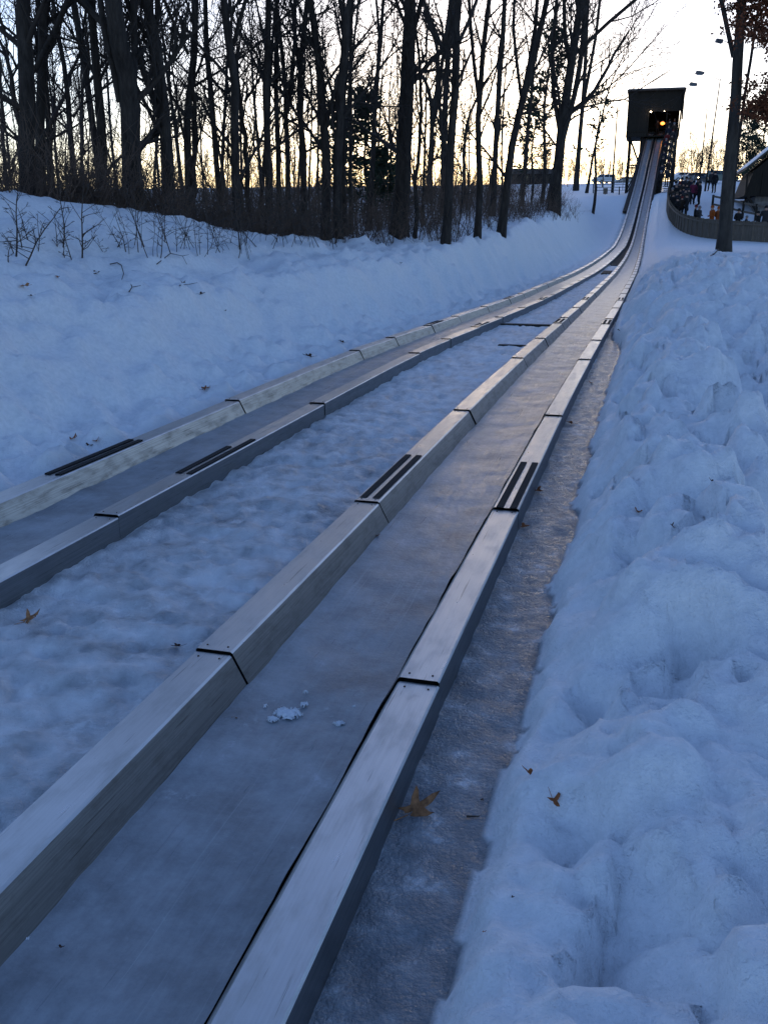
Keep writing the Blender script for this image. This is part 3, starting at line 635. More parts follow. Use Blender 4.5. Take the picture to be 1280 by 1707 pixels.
PT = photo_tree
PT('bare_tree', 'thick dark trunk at the left edge of the wood, nearly upright', (45, 330), [([(45, 330), (38, 150), (25, 0)], 36, 29)], 1, Z=18)
PT('bare_tree', 'dark trunk pressed behind the thick trunk at the left edge', (62, 330), [([(62, 330), (58, 170), (70, 0)], 22, 18), ([(58, 120), (85, 40), (115, 0)], 12, 8)], 2, Z=20.5)
PT('bare_tree', 'slim leaning trunk third from the left edge', (86, 330), [([(86, 330), (78, 200), (70, 80), (64, 0)], 14, 9)], 3, Z=22)
PT('bare_tree', 'low branching tree forking halfway up, left of the broadest trunk', (124, 330), [([(124, 330), (117, 190), (112, 130), (95, 70), (86, 0)], 15, 6), ([(122, 195), (150, 165), (190, 130)], 6, 3), ([(114, 140), (133, 95), (150, 20)], 7, 4), ([(112, 190), (84, 155)], 5, 2)], 4, Z=24)
PT('bare_tree', 'straight trunk just left of the broadest trunk', (174, 340), [([(174, 340), (168, 150), (163, 0)], 20, 15)], 5, Z=21)
PT('bare_tree', 'broadest trunk in the wood, dark and slightly leaning left', (222, 345), [([(222, 345), (216, 180), (205, 60), (195, 0)], 44, 33), ([(200, 170), (186, 110), (176, 40), (168, 0)], 14, 10)], 6, Z=18.5, L0=2.8)
PT('bare_tree', 'stout trunk with a heavy left fork, right of the broadest trunk', (281, 345), [([(281, 345), (276, 200), (264, 90), (243, 0)], 27, 20), ([(268, 195), (238, 150), (230, 90), (226, 0)], 15, 8), ([(258, 70), (262, 0)], 12, 9), ([(262, 100), (235, 60), (222, 20)], 11, 6)], 7, Z=19.5)
PT('bare_tree', 'twin stemmed trunk right of the forked stout trunk', (312, 350), [([(312, 350), (311, 200), (316, 60), (318, 0)], 16, 14), ([(324, 330), (322, 200), (316, 110)], 11, 9), ([(314, 90), (290, 45), (268, 0)], 7, 4)], 8, Z=22)
PT('bare_tree', 'slim trunk curving left, seventh from the left edge', (368, 350), [([(368, 350), (358, 190), (347, 110), (342, 0)], 13, 9), ([(350, 130), (380, 160), (388, 120)], 6, 4)], 9, Z=26)
PT('bare_tree', 'dark trunk splitting in a high fork above the leaning pair', (398, 360), [([(398, 360), (392, 170), (388, 80), (377, 0)], 20, 14), ([(389, 75), (402, 40), (411, 0)], 9, 6)], 10, Z=21)
PT('bare_tree', 'thin trunk leaning left against the high forked trunk', (418, 370), [([(418, 370), (406, 190), (394, 110)], 13, 8), ([(408, 170), (432, 135), (440, 100)], 6, 3)], 11, Z=24)
PT('bare_tree', 'straight upright trunk left of the paired slim trunks', (448, 380), [([(448, 380), (447, 150), (447, 0)], 16, 12)], 12, Z=23)
PT('bare_tree', 'slim straight trunk right beside the upright trunk', (465, 380), [([(465, 380), (461, 150), (459, 0)], 11, 9)], 13, Z=25)
PT('bare_tree', 'small tree with a low vee fork between slim trunks', (480, 385), [([(480, 385), (479, 190), (470, 110), (462, 20), (460, 0)], 13, 6), ([(479, 190), (490, 130), (492, 0)], 9, 6)], 14, Z=26)
PT('bare_tree', 'wavy trunk curving left then right, left of the leafless vee', (508, 385), [([(508, 385), (502, 230), (497, 120), (505, 40), (512, 0)], 15, 9), ([(499, 110), (488, 50), (482, 0)], 7, 5)], 15, Z=25)
PT('bare_tree', 'trunk with a wide vee fork reaching up and left', (545, 395), [([(545, 395), (543, 230), (537, 150), (527, 60), (517, 0)], 20, 12), ([(545, 210), (557, 165), (565, 130)], 11, 8)], 16, Z=23.5)
PT('bare_tree', 'tall dark trunk leaning right, rooted at the front of the brush', (563, 404), [([(563, 404), (566, 200), (574, 90), (586, 0)], 19, 14), ([(576, 60), (570, 20), (566, 0)], 9, 6)], 17)
PT('bare_tree', 'thin trunk just behind the tall right leaning trunk', (585, 380), [([(585, 380), (583, 220), (586, 60), (588, 0)], 9, 6)], 18, Z=31)
PT('bare_tree', 'large solitary trunk in the middle, tapering upward to the right', (664, 398), [([(664, 398), (673, 220), (680, 100), (682, 0)], 36, 21), ([(683, 70), (694, 40), (704, 0)], 10, 7), ([(682, 60), (668, 20), (660, 0)], 7, 4)], 19, L0=2.6)
PT('bare_tree', 'slim crooked tree close behind the large middle trunk', (691, 404), [([(691, 404), (697, 250), (705, 140), (696, 90), (690, 30)], 10, 5)], 20)
PT('bare_tree', 'mid sized trunk farther back, forking below the bright sky', (713, 337), [([(713, 337), (722, 200), (716, 140), (690, 105)], 15, 6), ([(721, 210), (733, 100), (728, 60), (705, 20)], 10, 6), ([(726, 190), (738, 90), (752, 0)], 8, 6)], 21)
PT('bare_tree', 'leaning trunk pair, the front one with its foot in the snow', (742, 405), [([(742, 405), (752, 240), (763, 100), (768, 0)], 19, 14), ([(765, 70), (790, 30), (800, 0)], 8, 5)], 22)
PT('bare_tree', 'trunk close behind the leaning front trunk, forking at mid height', (739, 360), [([(739, 360), (741, 170), (745, 90), (757, 0)], 13, 10), ([(743, 95), (726, 60), (705, 10), (702, 0)], 9, 6)], 23)
PT('bare_tree', 'crooked thin tree bending right behind the trunk pair', (772, 340), [([(772, 340), (774, 220), (790, 165), (815, 130)], 9, 4)], 24)
PT('bare_tree', 'upright slim trunk just left of the two curving stems', (795, 406), [([(795, 406), (797, 240), (797, 150), (805, 60), (815, 0)], 14, 8), ([(797, 160), (785, 80), (780, 0)], 8, 5)], 25)
PT('bare_tree', 'slim trunk standing back on the snow beside the curving stems', (820, 360), [([(820, 360), (828, 200), (836, 90), (842, 0)], 12, 9)], 26)
PT('bare_tree', 'dark trunk curving strongly right, last one at the snow edge', (834, 403), [([(834, 403), (843, 290), (862, 190), (885, 100), (905, 40), (914, 0)], 17, 9), ([(852, 240), (880, 140), (893, 40), (897, 0)], 9, 6), ([(868, 160), (856, 90), (858, 0)], 7, 4)], 27)
PT('bare_tree', 'thin distant trunk between the curving tree and the crowned oak', (869, 326), [([(869, 326), (878, 230), (888, 120), (892, 40)], 8, 4)], 28, dens=0.8)
PT('bare_tree', 'large oak with a wide spreading crown left of the tower', (922, 352), [([(922, 352), (930, 260), (937, 190), (950, 110), (962, 40), (968, 0)], 24, 9), ([(932, 215), (912, 165), (908, 130), (925, 60), (930, 0)], 10, 5), ([(938, 195), (975, 172), (998, 145), (1022, 90), (1050, 50)], 11, 4), ([(950, 110), (935, 60), (938, 0)], 9, 5), ([(958, 90), (985, 50), (1030, 20), (1060, 0)], 8, 4), ([(972, 172), (985, 110), (995, 60), (1000, 0)], 7, 4)], 29, limbs=16, L0=4.2, dens=1.15)
PT('bare_tree', 'second trunk growing right against the large spreading oak', (915, 338), [([(915, 338), (925, 260), (945, 210), (962, 150), (972, 90), (975, 0)], 13, 7)], 30, L0=3.5)
PT('bare_tree', 'slim trunk to the right of the spreading oak', (959, 318), [([(959, 318), (966, 230), (974, 140), (978, 60), (980, 0)], 10, 5)], 31, dens=0.8, L0=3.0)
PT('bare_tree', 'thin sapling bowed right toward the tower', (977, 322), [([(977, 322), (990, 250), (1005, 190), (1013, 150), (1030, 110), (1041, 90)], 6, 2)], 32, limbs=5, dens=0.5, L0=2.2)
PT('bare_tree', 'single tall trunk standing alone on the snow at the right', (1206, 419), [([(1206, 419), (1215, 240), (1224, 120), (1231, 0)], 27, 17), ([(1222, 95), (1210, 45), (1197, 0)], 10, 7), ([(1229, 60), (1250, 30), (1270, 25)], 8, 4)], 33, limbs=5, first=0.55, bark='bark2', L0=1.6, dens=0.8)
PT('bare_tree', 'thin stem rising close behind the lone right trunk', (1214, 400), [([(1214, 400), (1224, 250), (1240, 150), (1250, 70), (1262, 0)], 7, 5)], 34, Z=38, limbs=4, first=0.6, L0=1.6, dens=0.7)

# slim trees deeper in the wood: a few kinds, copied
def kind_tree(seed, h, r0, limbs, L0, first, fork=False, dens=0.7, rmin=0.008):
    r = random.Random(seed); tt = Tubes(); tw = Tubes()
    lean = np.array([r.gauss(0, 0.06), r.gauss(0, 0.06), 0]); paths = []
    pts = [np.array([0, 0, -0.3])] + [np.array([0, 0, 0]) + lean * z + rv(r, 0.10) * [1, 1, 0] + UP * z for z in np.linspace(0.1 * h, h, 6)]
    paths.append((pts, r0))
    if fork:
        b = pts[2]; paths.append(([b, b + np.array([0.35 * r.choice((-1, 1)), 0.2, 0.12 * h]), b + np.array([0.8 * r.choice((-1, 1)), 0.3, 0.5 * h])], r0 * 0.65))
    for k, (pp, ra) in enumerate(paths):
        n = 12 if k == 0 else 8; sp = smooth_path(pp, n); rad = np.linspace(ra, max(rmin, ra * 0.15), n)
        if k == 0: rad[0] *= 1.4
        tt.add(sp, rad, 8)
        for i in range(limbs if k == 0 else limbs // 2):
            t = first + (0.98 - first) * (i + r.random()) / (limbs if k == 0 else limbs // 2); j = min(int(t * (n - 1)), n - 2)
            az = r.uniform(0, 6.283); ang = r.uniform(0.4, 1.0); ax = unit(sp[j + 1] - sp[j]); d = unit(ax * math.cos(ang) + np.array([math.cos(az), math.sin(az), 0]) * math.sin(ang))
            grow(tw, r, sp[j], d, L0 * r.uniform(0.6, 1.25) * (1.15 - 0.6 * t), max(rmin, rad[j] * 0.45), 1, 3, rmin, dens)
    return tt.mesh('trunk', 0.03), tw.mesh('crown')
KT = [kind_tree(100 + i, h, r0, lb, L0, fi, fk) for i, (h, r0, lb, L0, fi, fk) in enumerate([(13, 0.085, 13, 2.2, 0.25, False), (11, 0.065, 12, 2.0, 0.2, True), (14, 0.10, 14, 2.4, 0.3, True), (9, 0.05, 11, 1.7, 0.15, False), (12, 0.075, 14, 2.1, 0.2, True), (7, 0.035, 10, 1.4, 0.1, False)])]
for a, b in KT: a.materials.append(M['bark']); b.materials.append(M['twig'])
FT = [kind_tree(150 + i, h, 0.10, lb, L0, 0.12, fk, 0.6, 0.015) for i, (h, lb, L0, fk) in enumerate([(9, 14, 3.0, True), (11, 16, 3.2, False), (7.5, 13, 2.6, True), (8, 15, 2.8, True)])]
for a, b in FT: a.materials.append(M['bark']); b.materials.append(M['twig'])
def put_tree(kind, x, y, rot, sc, label, group, name='bare_tree'):
    e = empty(name, (x, y, hz(x, y)), label, 'tree', group, rot); e.scale = (sc, sc, sc)
    for nm, me in zip(('trunk', 'crown'), kind):
        o = bpy.data.objects.new(nm, me); C.objects.link(o); o.parent = e
    return e
rb = random.Random(5); slim = []
for i in range(66):
    Z = 27 + 45 * (i / 66) ** 1.2 + rb.uniform(-1, 1); px = -60 + 1030 * ((i * 0.6180339) % 1.0)
    if px > 860: Z = max(Z, 56)
    if px > 700: Z = max(Z, 38)
    q = atd(px, 350, Z)
    u, v = UV(q[0], q[1])
    if v > vl(u) - 4.5: continue
    slim.append((px, put_tree(KT[i % 6], q[0], q[1], rb.uniform(0, 6.28), rb.uniform(0.8, 1.15), '', 'slim trees deep in the wood')))
for i, (px, e) in enumerate(sorted(slim, key=lambda t: t[0])): e['label'] = 'slim bare tree deep in the wood, %s from the left among the slim ones' % nth(i)
for i in range(64):
    px = 905 + 400 * ((i * 0.6180339) % 1.0); Z = rb.uniform(150, 240) if px < 1130 else rb.uniform(125, 230)
    q = atd(px, 300, Z); u, v = UV(q[0], q[1])
    if abs(px - 1090) < 12: continue
    sc = rb.uniform(0.75, 1.1) * (1.1 if px > 1130 else 1.0) * Z / 190 * (0.8 if px < 1130 else 0.95)
    put_tree(FT[i % 4], q[0], q[1], rb.uniform(0, 6.28), sc, 'small bare tree on the far skyline behind the tower and car park', 'small trees on the far skyline')
for i in range(34):
    px = -80 + 1000 * ((i * 0.6180339 + 0.3) % 1.0); Z = rb.uniform(85, 150); q = atd(px, 300, Z)
    put_tree(FT[i % 4], q[0], q[1], rb.uniform(0, 6.28), rb.uniform(0.8, 1.1), 'distant bare tree at the back of the wood, seen against the glow', 'distant trees at the back of the wood')

# evergreens: tiers of boughs covered in needle tufts
def tufts(cent, dirs, n, size, r):
    k = len(cent); pick = r.integers(0, k, n); c0 = cent[pick] + r.normal(0, size * 0.5, (n, 3)); d = dirs[pick] + r.normal(0, 0.5, (n, 3)); d /= np.linalg.norm(d, axis=1, keepdims=True)
    s = np.cross(d, r.normal(0, 1, (n, 3))); s /= np.linalg.norm(s, axis=1, keepdims=True)
    a = size * r.uniform(0.6, 1.4, (n, 1)); w = a * 0.16
    V = np.stack([c0 - s * w, c0 + d * a * 0.5 - s * w * 0.8, c0 + d * a, c0 + s * w], 1).reshape(-1, 3)
    return V, np.arange(4 * n).reshape(n, 4)
def conifer(label, px, py, Z, h, spread, boughs, tuft, seed, start=0.12, droop=-0.1, ntuft=9, size=0.28, group='evergreens among the bare trees'):
    r = random.Random(seed); rn = np.random.default_rng(seed); q = atd(px, py, Z); b = np.array([q[0], q[1], hz(q[0], q[1])])
    e = empty('pine_tree', b, label, 'tree', group); tt = Tubes(); cs = []; ds = []
    n = 10; sp = np.stack([np.array([0.1 * math.sin(i), 0.1 * math.cos(i * 1.3), -0.3 + (h + 0.3) * i / (n - 1)]) for i in range(n)]); tt.add(sp, np.linspace(0.014 * h, 0.02, n), 8)
    for i in range(boughs):
        t = start + (0.98 - start) * (i + r.random()) / boughs; az = r.uniform(0, 6.283); L = spread * (1.05 - t) * r.uniform(0.6, 1.2) + 0.25
        p0 = np.array([0, 0, h * t]); d = unit(np.array([math.cos(az), math.sin(az), droop + 0.35 * t]))
        pts = [p0, p0 + d * L * 0.5, p0 + d * L + UP * 0.06 * L]; tt.add(pts, [0.03, 0.02, 0.008], 4)
        for f in np.linspace(0.25, 1.0, tuft): cs.append(p0 + d * L * f); ds.append(d + UP * 0.25)
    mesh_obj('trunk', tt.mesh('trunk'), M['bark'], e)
    V, Q = tufts(np.array(cs), np.array(ds), len(cs) * ntuft, size, rn); mesh_obj('needles', quad_mesh('needles', V, Q, False), M['needle'], e)
conifer('dark evergreen among the trunks left of centre', 612, 340, 38, 4.9, 0.95, 34, 5, 301, 0.2)
conifer('low wide evergreen bush right of the dark evergreen', 640, 340, 42, 2.6, 1.2, 18, 4, 302, 0.1)
conifer('small dark evergreen behind the vee forked trunk', 560, 340, 44, 5.0, 1.1, 30, 5, 303, 0.2)
conifer('tall pine with open tufts behind the spreading oak', 903, 330, 62, 10.5, 3.2, 22, 4, 304, 0.42, 0.0, 10, 0.42)
conifer('second open pine right of the spreading oak', 990, 320, 78, 9.5, 3.4, 14, 3, 305, 0.45, 0.0, 9, 0.40)
conifer('slender pine with short tufted boughs left of the oak', 885, 330, 70, 6.5, 2.6, 14, 4, 306, 0.3, 0.0, 9, 0.4)
for i, (px, Z, h) in enumerate(((1240, 130, 9.5), (1266, 115, 11.0), (1296, 108, 12))):
    conifer(['dark evergreen left of the lodge roof', 'tall dark evergreen behind the lodge roof', 'evergreen at the right edge behind the lodge'][i], px, 300, Z, h, 3.0, 34, 5, 310 + i, 0.08, -0.05, 10, 0.5, 'evergreens by the lodge')

# oak that kept its rusty leaves, mostly beyond the right edge of the frame
def leafy_oak():
    r = random.Random(77); rn = np.random.default_rng(77); q = atd(1318, 380, 33); b = np.array([q[0], q[1], hz(q[0], q[1])])
    e = empty('oak_tree', b, 'oak with rusty brown leaves still hanging at the right edge', 'tree'); tt = Tubes(); tw = Tubes()
    sp = smooth_path([(0, 0, -0.3), (0.1, 0, 3), (-0.1, 0.1, 6), (0, 0, 10)], 12); tt.add(sp, np.linspace(0.2, 0.05, 12), 10); ends = []
    for i in range(34):
        t = 0.47 + 0.5 * i / 34; j = int(t * 11); az = r.uniform(0, 6.283); d = unit(np.array([math.cos(az), math.sin(az), 0.3])); L = r.uniform(1.6, 2.9)
        if i % 3 == 0: d = unit(np.array([-1, r.uniform(-.6, .6), 0.25]))
        p = sp[j]; pts = [p]
        for k in range(4): d = unit(d + rv(r, 0.2)); pts.append(pts[-1] + d * L / 4)
        tw.add(pts, np.linspace(0.04, 0.008, 5), 5)
        for k in range(2, 5):
            for m in range(3):
                dd = unit(d + rv(r, 0.7)); e2 = pts[k] + dd * r.uniform(0.3, 0.7); tw.add([pts[k], (pts[k] + e2) / 2 + rv(r, .03), e2], [0.012, 0.009, 0.005], 3); ends += [pts[k], (pts[k] + e2) / 2, e2]
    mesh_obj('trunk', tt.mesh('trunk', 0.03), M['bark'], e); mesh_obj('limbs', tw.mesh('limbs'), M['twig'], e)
    ends = np.array(ends); n = len(ends) * 12; c0 = ends[rn.integers(0, len(ends), n)] + rn.normal(0, 0.11, (n, 3)); d = rn.normal(0, 1, (n, 3)); d[:, 2] -= 0.8; d /= np.linalg.norm(d, axis=1, keepdims=True)
    s = np.cross(d, rn.normal(0, 1, (n, 3))); s /= np.linalg.norm(s, axis=1, keepdims=True); a = rn.uniform(0.08, 0.15, (n, 1)); nn = np.cross(d, s) * a * 0.15
    V = np.stack([c0, c0 + d * a * 0.35 + s * a * 0.32 + nn, c0 + d * a * 0.6 + s * a * 0.2, c0 + d * a, c0 + d * a * 0.6 - s * a * 0.2, c0 + d * a * 0.35 - s * a * 0.32 + nn], 1).reshape(-1, 3)
    mesh_obj('leaves', quad_mesh('leaves', V, np.arange(6 * n).reshape(n, 6), False), M['oakleaf'], e)
leafy_oak()

# ------------------------------------------------------------------ undergrowth (nobody could count it) and single saplings
def undergrowth():
    r = random.Random(9); tb = Tubes(); cnt = 0
    N = 13500
    u = np.concatenate([nrg.uniform(6, 33, N // 2), nrg.uniform(14, 62, N // 2)]); s = np.concatenate([5.9 + nrg.exponential(3.0, N // 2), 2.1 + nrg.exponential(5.0, N // 2)])
    s = np.where(u < 16, np.maximum(s, 6.0), s); s = np.where((u > 16) & (u < 24), np.maximum(s, 6.0 - (u - 16) * 0.38), s)
    keep = (fbm(u * 0.35, s * 0.5, 140, 2) > np.where(u > 26, 0.0, -0.65)); u = u[keep]; s = s[keep]
    v = vl(u) - s; z = H(u, v); x = u * TX + v * TY; y = u * TY - v * TX
    h = nrg.gamma(3.5, 0.29, len(u)) * np.where(u > 26, 0.65, 0.66) + 0.12
    for i in range(len(u)):
        p = np.array([x[i], y[i], z[i] - 0.05]); d = unit(np.array([r.gauss(0, 0.4), r.gauss(0, 0.4), 1])); m = p + d * h[i] * 0.5; d2 = unit(d + rv(r, 0.4)); e = m + d2 * h[i] * 0.5
        rr = 0.003 + 0.004 * r.random(); tb.add([p, m, e], [rr * 1.4, rr, rr * 0.6], 3)
        for k in range(3):
            f = r.uniform(0.3, 1); q = p + (e - p) * f; dd = unit(d + rv(r, 0.6)); tb.add([q, q + dd * h[i] * r.uniform(0.2, 0.45)], [rr * 0.7, rr * 0.5], 3)
    n2 = 5200; u = nrg.uniform(32, 115, n2); s = 4.5 + nrg.exponential(26, n2); keep = (u + s * 0.2 < 125) & (fbm(u * 0.12, s * 0.2, 145, 2) > -0.35); u = u[keep]; s = s[keep]
    v = vl(u) - s; z = H(u, v); x = u * TX + v * TY; y = u * TY - v * TX; h = nrg.gamma(4, 0.35, len(u)) + 0.3
    for i in range(len(u)):
        if u[i] > 60 and s[i] < 9: continue
        p = np.array([x[i], y[i], z[i] - 0.05]); d = unit(np.array([r.gauss(0, 0.3), r.gauss(0, 0.3), 1])); e = p + d * h[i]; rr = 0.008 + 0.006 * r.random(); tb.add([p, (p + e) / 2 + rv(r, 0.06), e], [rr * 1.3, rr, rr * 0.6], 3)
        for k in range(4):
            q = p + (e - p) * r.uniform(0.2, 1); tb.add([q, q + unit(d + rv(r, 0.6)) * h[i] * r.uniform(0.2, 0.5)], [rr * 0.8, rr * 0.5], 3)
    o = mesh_obj('undergrowth', tb.mesh('undergrowth'), M['brush']); tag(o, 'dense brown leafless undergrowth along the foot of the wood', None, None, 'stuff')
undergrowth()

def sapling(px, py, hpx, lean, label, seed, rad=0.008, nt=7, group='bare saplings on the left snow bank'):
    r = random.Random(seed); b = hit(px, py); h = hpx * b[1] / F; e = empty('sapling', b, label, 'sapling', group); tb = Tubes(); tw = Tubes()
    pts = [np.array([0, 0, -0.06])]; d = unit(np.array([lean, r.gauss(0, 0.1), 1]))
    for i in range(5): d = unit(d + rv(r, 0.09)); pts.append(pts[-1] + d * h / 5)
    rr = np.linspace(rad, rad * 0.35, 6); tb.add(pts, rr, 6)
    for i in range(nt):
        t = r.uniform(0.15, 0.95); j = min(int(t * 5), 4); p = pts[j] + (pts[j + 1] - pts[j]) * (t * 5 - j); az = r.uniform(0, 6.28); dd = unit(np.array([math.cos(az), math.sin(az), r.uniform(0.2, 1.2)])); L = h * r.uniform(0.15, 0.42)
        q = [p]; 
        for k in range(3): dd = unit(dd + rv(r, 0.18)); q.append(q[-1] + dd * L / 3)
        tw.add(q, np.linspace(rr[j] * 0.55, 0.002, 4), 4)
        for k in range(2):
            d3 = unit(dd + rv(r, 0.6)); tw.add([q[2], q[2] + d3 * L * 0.3], [0.003, 0.0018], 3)
    mesh_obj('stem', tb.mesh('stem'), M['sap'], e); mesh_obj('twigs', tw.mesh('twigs'), M['sap'], e)['kind'] = 'stuff'
for a in ((27, 428, 120, 0.08, 'upright sapling at the far left of the snow bank', 0.012), (40, 442, 120, 0.75, 'sapling leaning far right near the left edge of the bank', 0.010), (104, 416, 110, 0.05, 'sapling with two thin side shoots third on the bank', 0.010), (137, 430, 125, 0.12, 'tallest sapling in the open on the left bank', 0.012), (400, 418, 120, 0.0, 'dark upright sapling at the right end of the bank saplings', 0.013)):
    sapling(*a[:5], 500 + a[0], a[5], 14)
rs = random.Random(33); spots = []
for i in range(96):
    px = 5 + 570 * ((i * 0.6180339 + 0.1) % 1.0); yb = 406 + 26 * rs.random() if px < 430 else 400 + 14 * rs.random()
    if px < 200 and i % 3: continue
    spots.append((px, yb, rs.uniform(60, 150) if px > 200 else rs.uniform(30, 90), rs.gauss(0, 0.32), rs.uniform(0.003, 0.008)))
for i, (px, yb, hp, ln, ra) in enumerate(sorted(spots)):
    sapling(px, yb, hp, ln, 'thin bare sapling on the left snow bank, %s from the left among the thin ones' % nth(i), 600 + i, ra, 8)
# ------------------------------------------------------------------ people
def build_person_mesh(pose, r):
    """one continuous skinned body about 1.72 m tall, facing -y; regions get material slots: 0 jacket, 1 trousers, 2 skin, 3 boots"""
    J = {'pel': (0, 0, 0.93), 'sp': (0, 0, 1.14), 'ch': (0, 0.0, 1.34), 'nk': (0, 0, 1.48), 'hd': (0, -0.02, 1.60), 'tp': (0, -0.01, 1.69)}
    R = {'pel': 0.16, 'sp': 0.155, 'ch': 0.175, 'nk': 0.07, 'hd': 0.098, 'tp': 0.07}
    Ed = [('pel', 'sp'), ('sp', 'ch'), ('ch', 'nk'), ('nk', 'hd'), ('hd', 'tp')]
    for s, n in ((-1, 'l'), (1, 'r')):
        st = 0.0; lift = 0.0; bend = 0.0
        if pose == 'walk': st = 0.22 * s
        if pose == 'climb' and s > 0: lift = 0.2; st = -0.12
        J['hp' + n] = (0.10 * s, 0, 0.86); J['kn' + n] = (0.11 * s, -0.02 + st * 0.6 - lift * 0.6, 0.50 + lift); J['an' + n] = (0.11 * s, 0.02 + st, 0.09 + lift); J['to' + n] = (0.12 * s, -0.12 + st, 0.045 + lift)
        R['hp' + n] = 0.105; R['kn' + n] = 0.07; R['an' + n] = 0.06; R['to' + n] = 0.045
        Ed += [('pel', 'hp' + n), ('hp' + n, 'kn' + n), ('kn' + n, 'an' + n), ('an' + n, 'to' + n)]
        J['sh' + n] = (0.19 * s, 0, 1.40); R['sh' + n] = 0.085
        if pose == 'bent': el = (0.27 * s, 0.03, 1.14); ha = (0.16 * s, -0.18, 1.10); fi = (0.10 * s, -0.22, 1.12)
        elif pose == 'walk': el = (0.27 * s, -0.10 * s, 1.12); ha = (0.25 * s, -0.24 * s, 0.92); fi = (0.24 * s, -0.27 * s, 0.84)
        else: el = (0.28 * s, 0.02, 1.12); ha = (0.27 * s, -0.06, 0.88); fi = (0.26 * s, -0.08, 0.80)
        J['el' + n] = el; J['ha' + n] = ha; J['fi' + n] = fi; R['el' + n] = 0.062; R['ha' + n] = 0.042; R['fi' + n] = 0.036
        Ed += [('ch', 'sh' + n), ('sh' + n, 'el' + n), ('el' + n, 'ha' + n), ('ha' + n, 'fi' + n)]
    J['ns'] = (0, -0.125, 1.585); R['ns'] = 0.02; Ed.append(('hd', 'ns'))
    ks = list(J); me = bpy.data.meshes.new('tmp'); me.from_pydata([J[k] for k in ks], [(ks.index(a), ks.index(b)) for a, b in Ed], [])
    o = bpy.data.objects.new('tmp', me); C.objects.link(o); md = o.modifiers.new('s', 'SKIN')
    for i, k in enumerate(ks):
        sv = me.skin_vertices[0].data[i]; sv.radius = (R[k], R[k] * (0.72 if k in ('pel', 'sp', 'ch') else 1)); sv.use_root = (k == 'pel')
    sd = o.modifiers.new('d', 'SUBSURF'); sd.levels = 1
    bpy.context.view_layer.update(); dg = bpy.context.evaluated_depsgraph_get(); out = bpy.data.meshes.new_from_object(o.evaluated_get(dg)); bpy.data.objects.remove(o); bpy.data.meshes.remove(me)
    mi = []
    for p in out.polygons:
        x, y, z = p.center
        mi.append(3 if z < 0.13 + (0.2 if pose == 'climb' and x > 0 else 0) else 1 if z < 0.90 and abs(x) < 0.21 else 2 if z > 1.475 and abs(x) < 0.14 else 0)
    out.name = 'body'; out.materials.clear()
    for _ in range(4): out.materials.append(None)
    out.polygons.foreach_set('material_index', np.array(mi, np.int32)); out.polygons.foreach_set('use_smooth', np.ones(len(mi), bool)); return out
PM = {p: build_person_mesh(p, rnd) for p in ('stand', 'bent', 'walk', 'climb')}
def hat_mesh():
    V = []; Q = []; n = 10
    prof = [(0.112, 1.605), (0.118, 1.64), (0.105, 1.70), (0.065, 1.745), (0.02, 1.765)]
    for rr, z in prof:
        for i in range(n): t = 6.2832 * i / n; V.append((rr * math.cos(t), -0.015 + rr * math.sin(t), z))
    for k in range(len(prof) - 1):
        for i in range(n): j = (i + 1) % n; Q.append((k * n + i, k * n + j, (k + 1) * n + j, (k + 1) * n + i))
    return quad_mesh('hat', V, Q)
HAT = hat_mesh(); HAT.materials.append(None)
_cl = {}
def cloth(col):
    if col not in _cl: _cl[col] = plain('cloth_%02d' % len(_cl), col, 0.85)
    return _cl[col]
BK, NV, GR, BR, RD, PK, OR, WH, BL, TN = (0.010, 0.010, 0.012), (0.012, 0.015, 0.028), (0.03, 0.03, 0.033), (0.03, 0.02, 0.014), (0.13, 0.012, 0.012), (0.15, 0.02, 0.055), (0.35, 0.08, 0.012), (0.20, 0.20, 0.21), (0.02, 0.03, 0.07), (0.10, 0.075, 0.05)
def person(xyz, rz_, pose, jacket, trousers, hat, label, group=None, sc=1.0):
    e = empty('person', xyz, label, 'person', group, rz_); e.scale = (sc, sc, sc)
    b = bpy.data.objects.new('body', PM[pose]); C.objects.link(b); b.parent = e
    for i, m in enumerate((cloth(jacket), cloth(trousers), M['skin'], cloth(BK))): b.material_slots[i].link = 'OBJECT'; b.material_slots[i].material = m
    h = bpy.data.objects.new('hat', HAT); C.objects.link(h); h.parent = e; h.material_slots[0].link = 'OBJECT'; h.material_slots[0].material = cloth(hat)
    return e
GC = 'people in the queue behind the curved fence'; GS = 'people queueing on the tower stairway'
rp = random.Random(12)
def crowd(px, Z, jacket, hat, label, pose='stand', sc=1.0, turn=None, trousers=BK, group=GC):
    q = atd(px, 370, Z); person((q[0], q[1], hz(q[0], q[1])), rp.uniform(-3, 3) if turn is None else turn, pose, jacket, trousers, hat, label, group, sc)
DK = 'person in dark winter clothes in the queue behind the curved fence'
crowd(1150, 76, PK, BK, 'person in a bright pink jacket in the queue'); crowd(1146, 78.5, NV, WH, 'person with a white hat at the back of the queue'); crowd(1156, 77, BK, BK, 'tall person in black right of the pink jacket', 'walk', 1.06); crowd(1161, 75.5, BK, GR, 'person in black with a grey hat at the right of the queue', 'bent')
crowd(1184, 84, BK, BR, 'lone person in dark clothes standing on the snowy path'); crowd(1178, 88, GR, BK, 'person in grey walking on the path near the cars', 'walk')
crowd(1185, 61.2, OR, OR, 'person in an orange hooded jacket behind the fence', 'bent'); crowd(1195, 61.0, (0.3, 0.08, 0.02), OR, 'person in a rusty orange coat beside the lone trunk', 'bent', 0.97)
crowd(1157, 62.6, BK, RD, 'person in dark coat with a red hat at the fence', 'bent', 0.95); crowd(1163, 62.4, GR, WH, 'person with a white hat in grey at the fence', 'bent', 0.92)
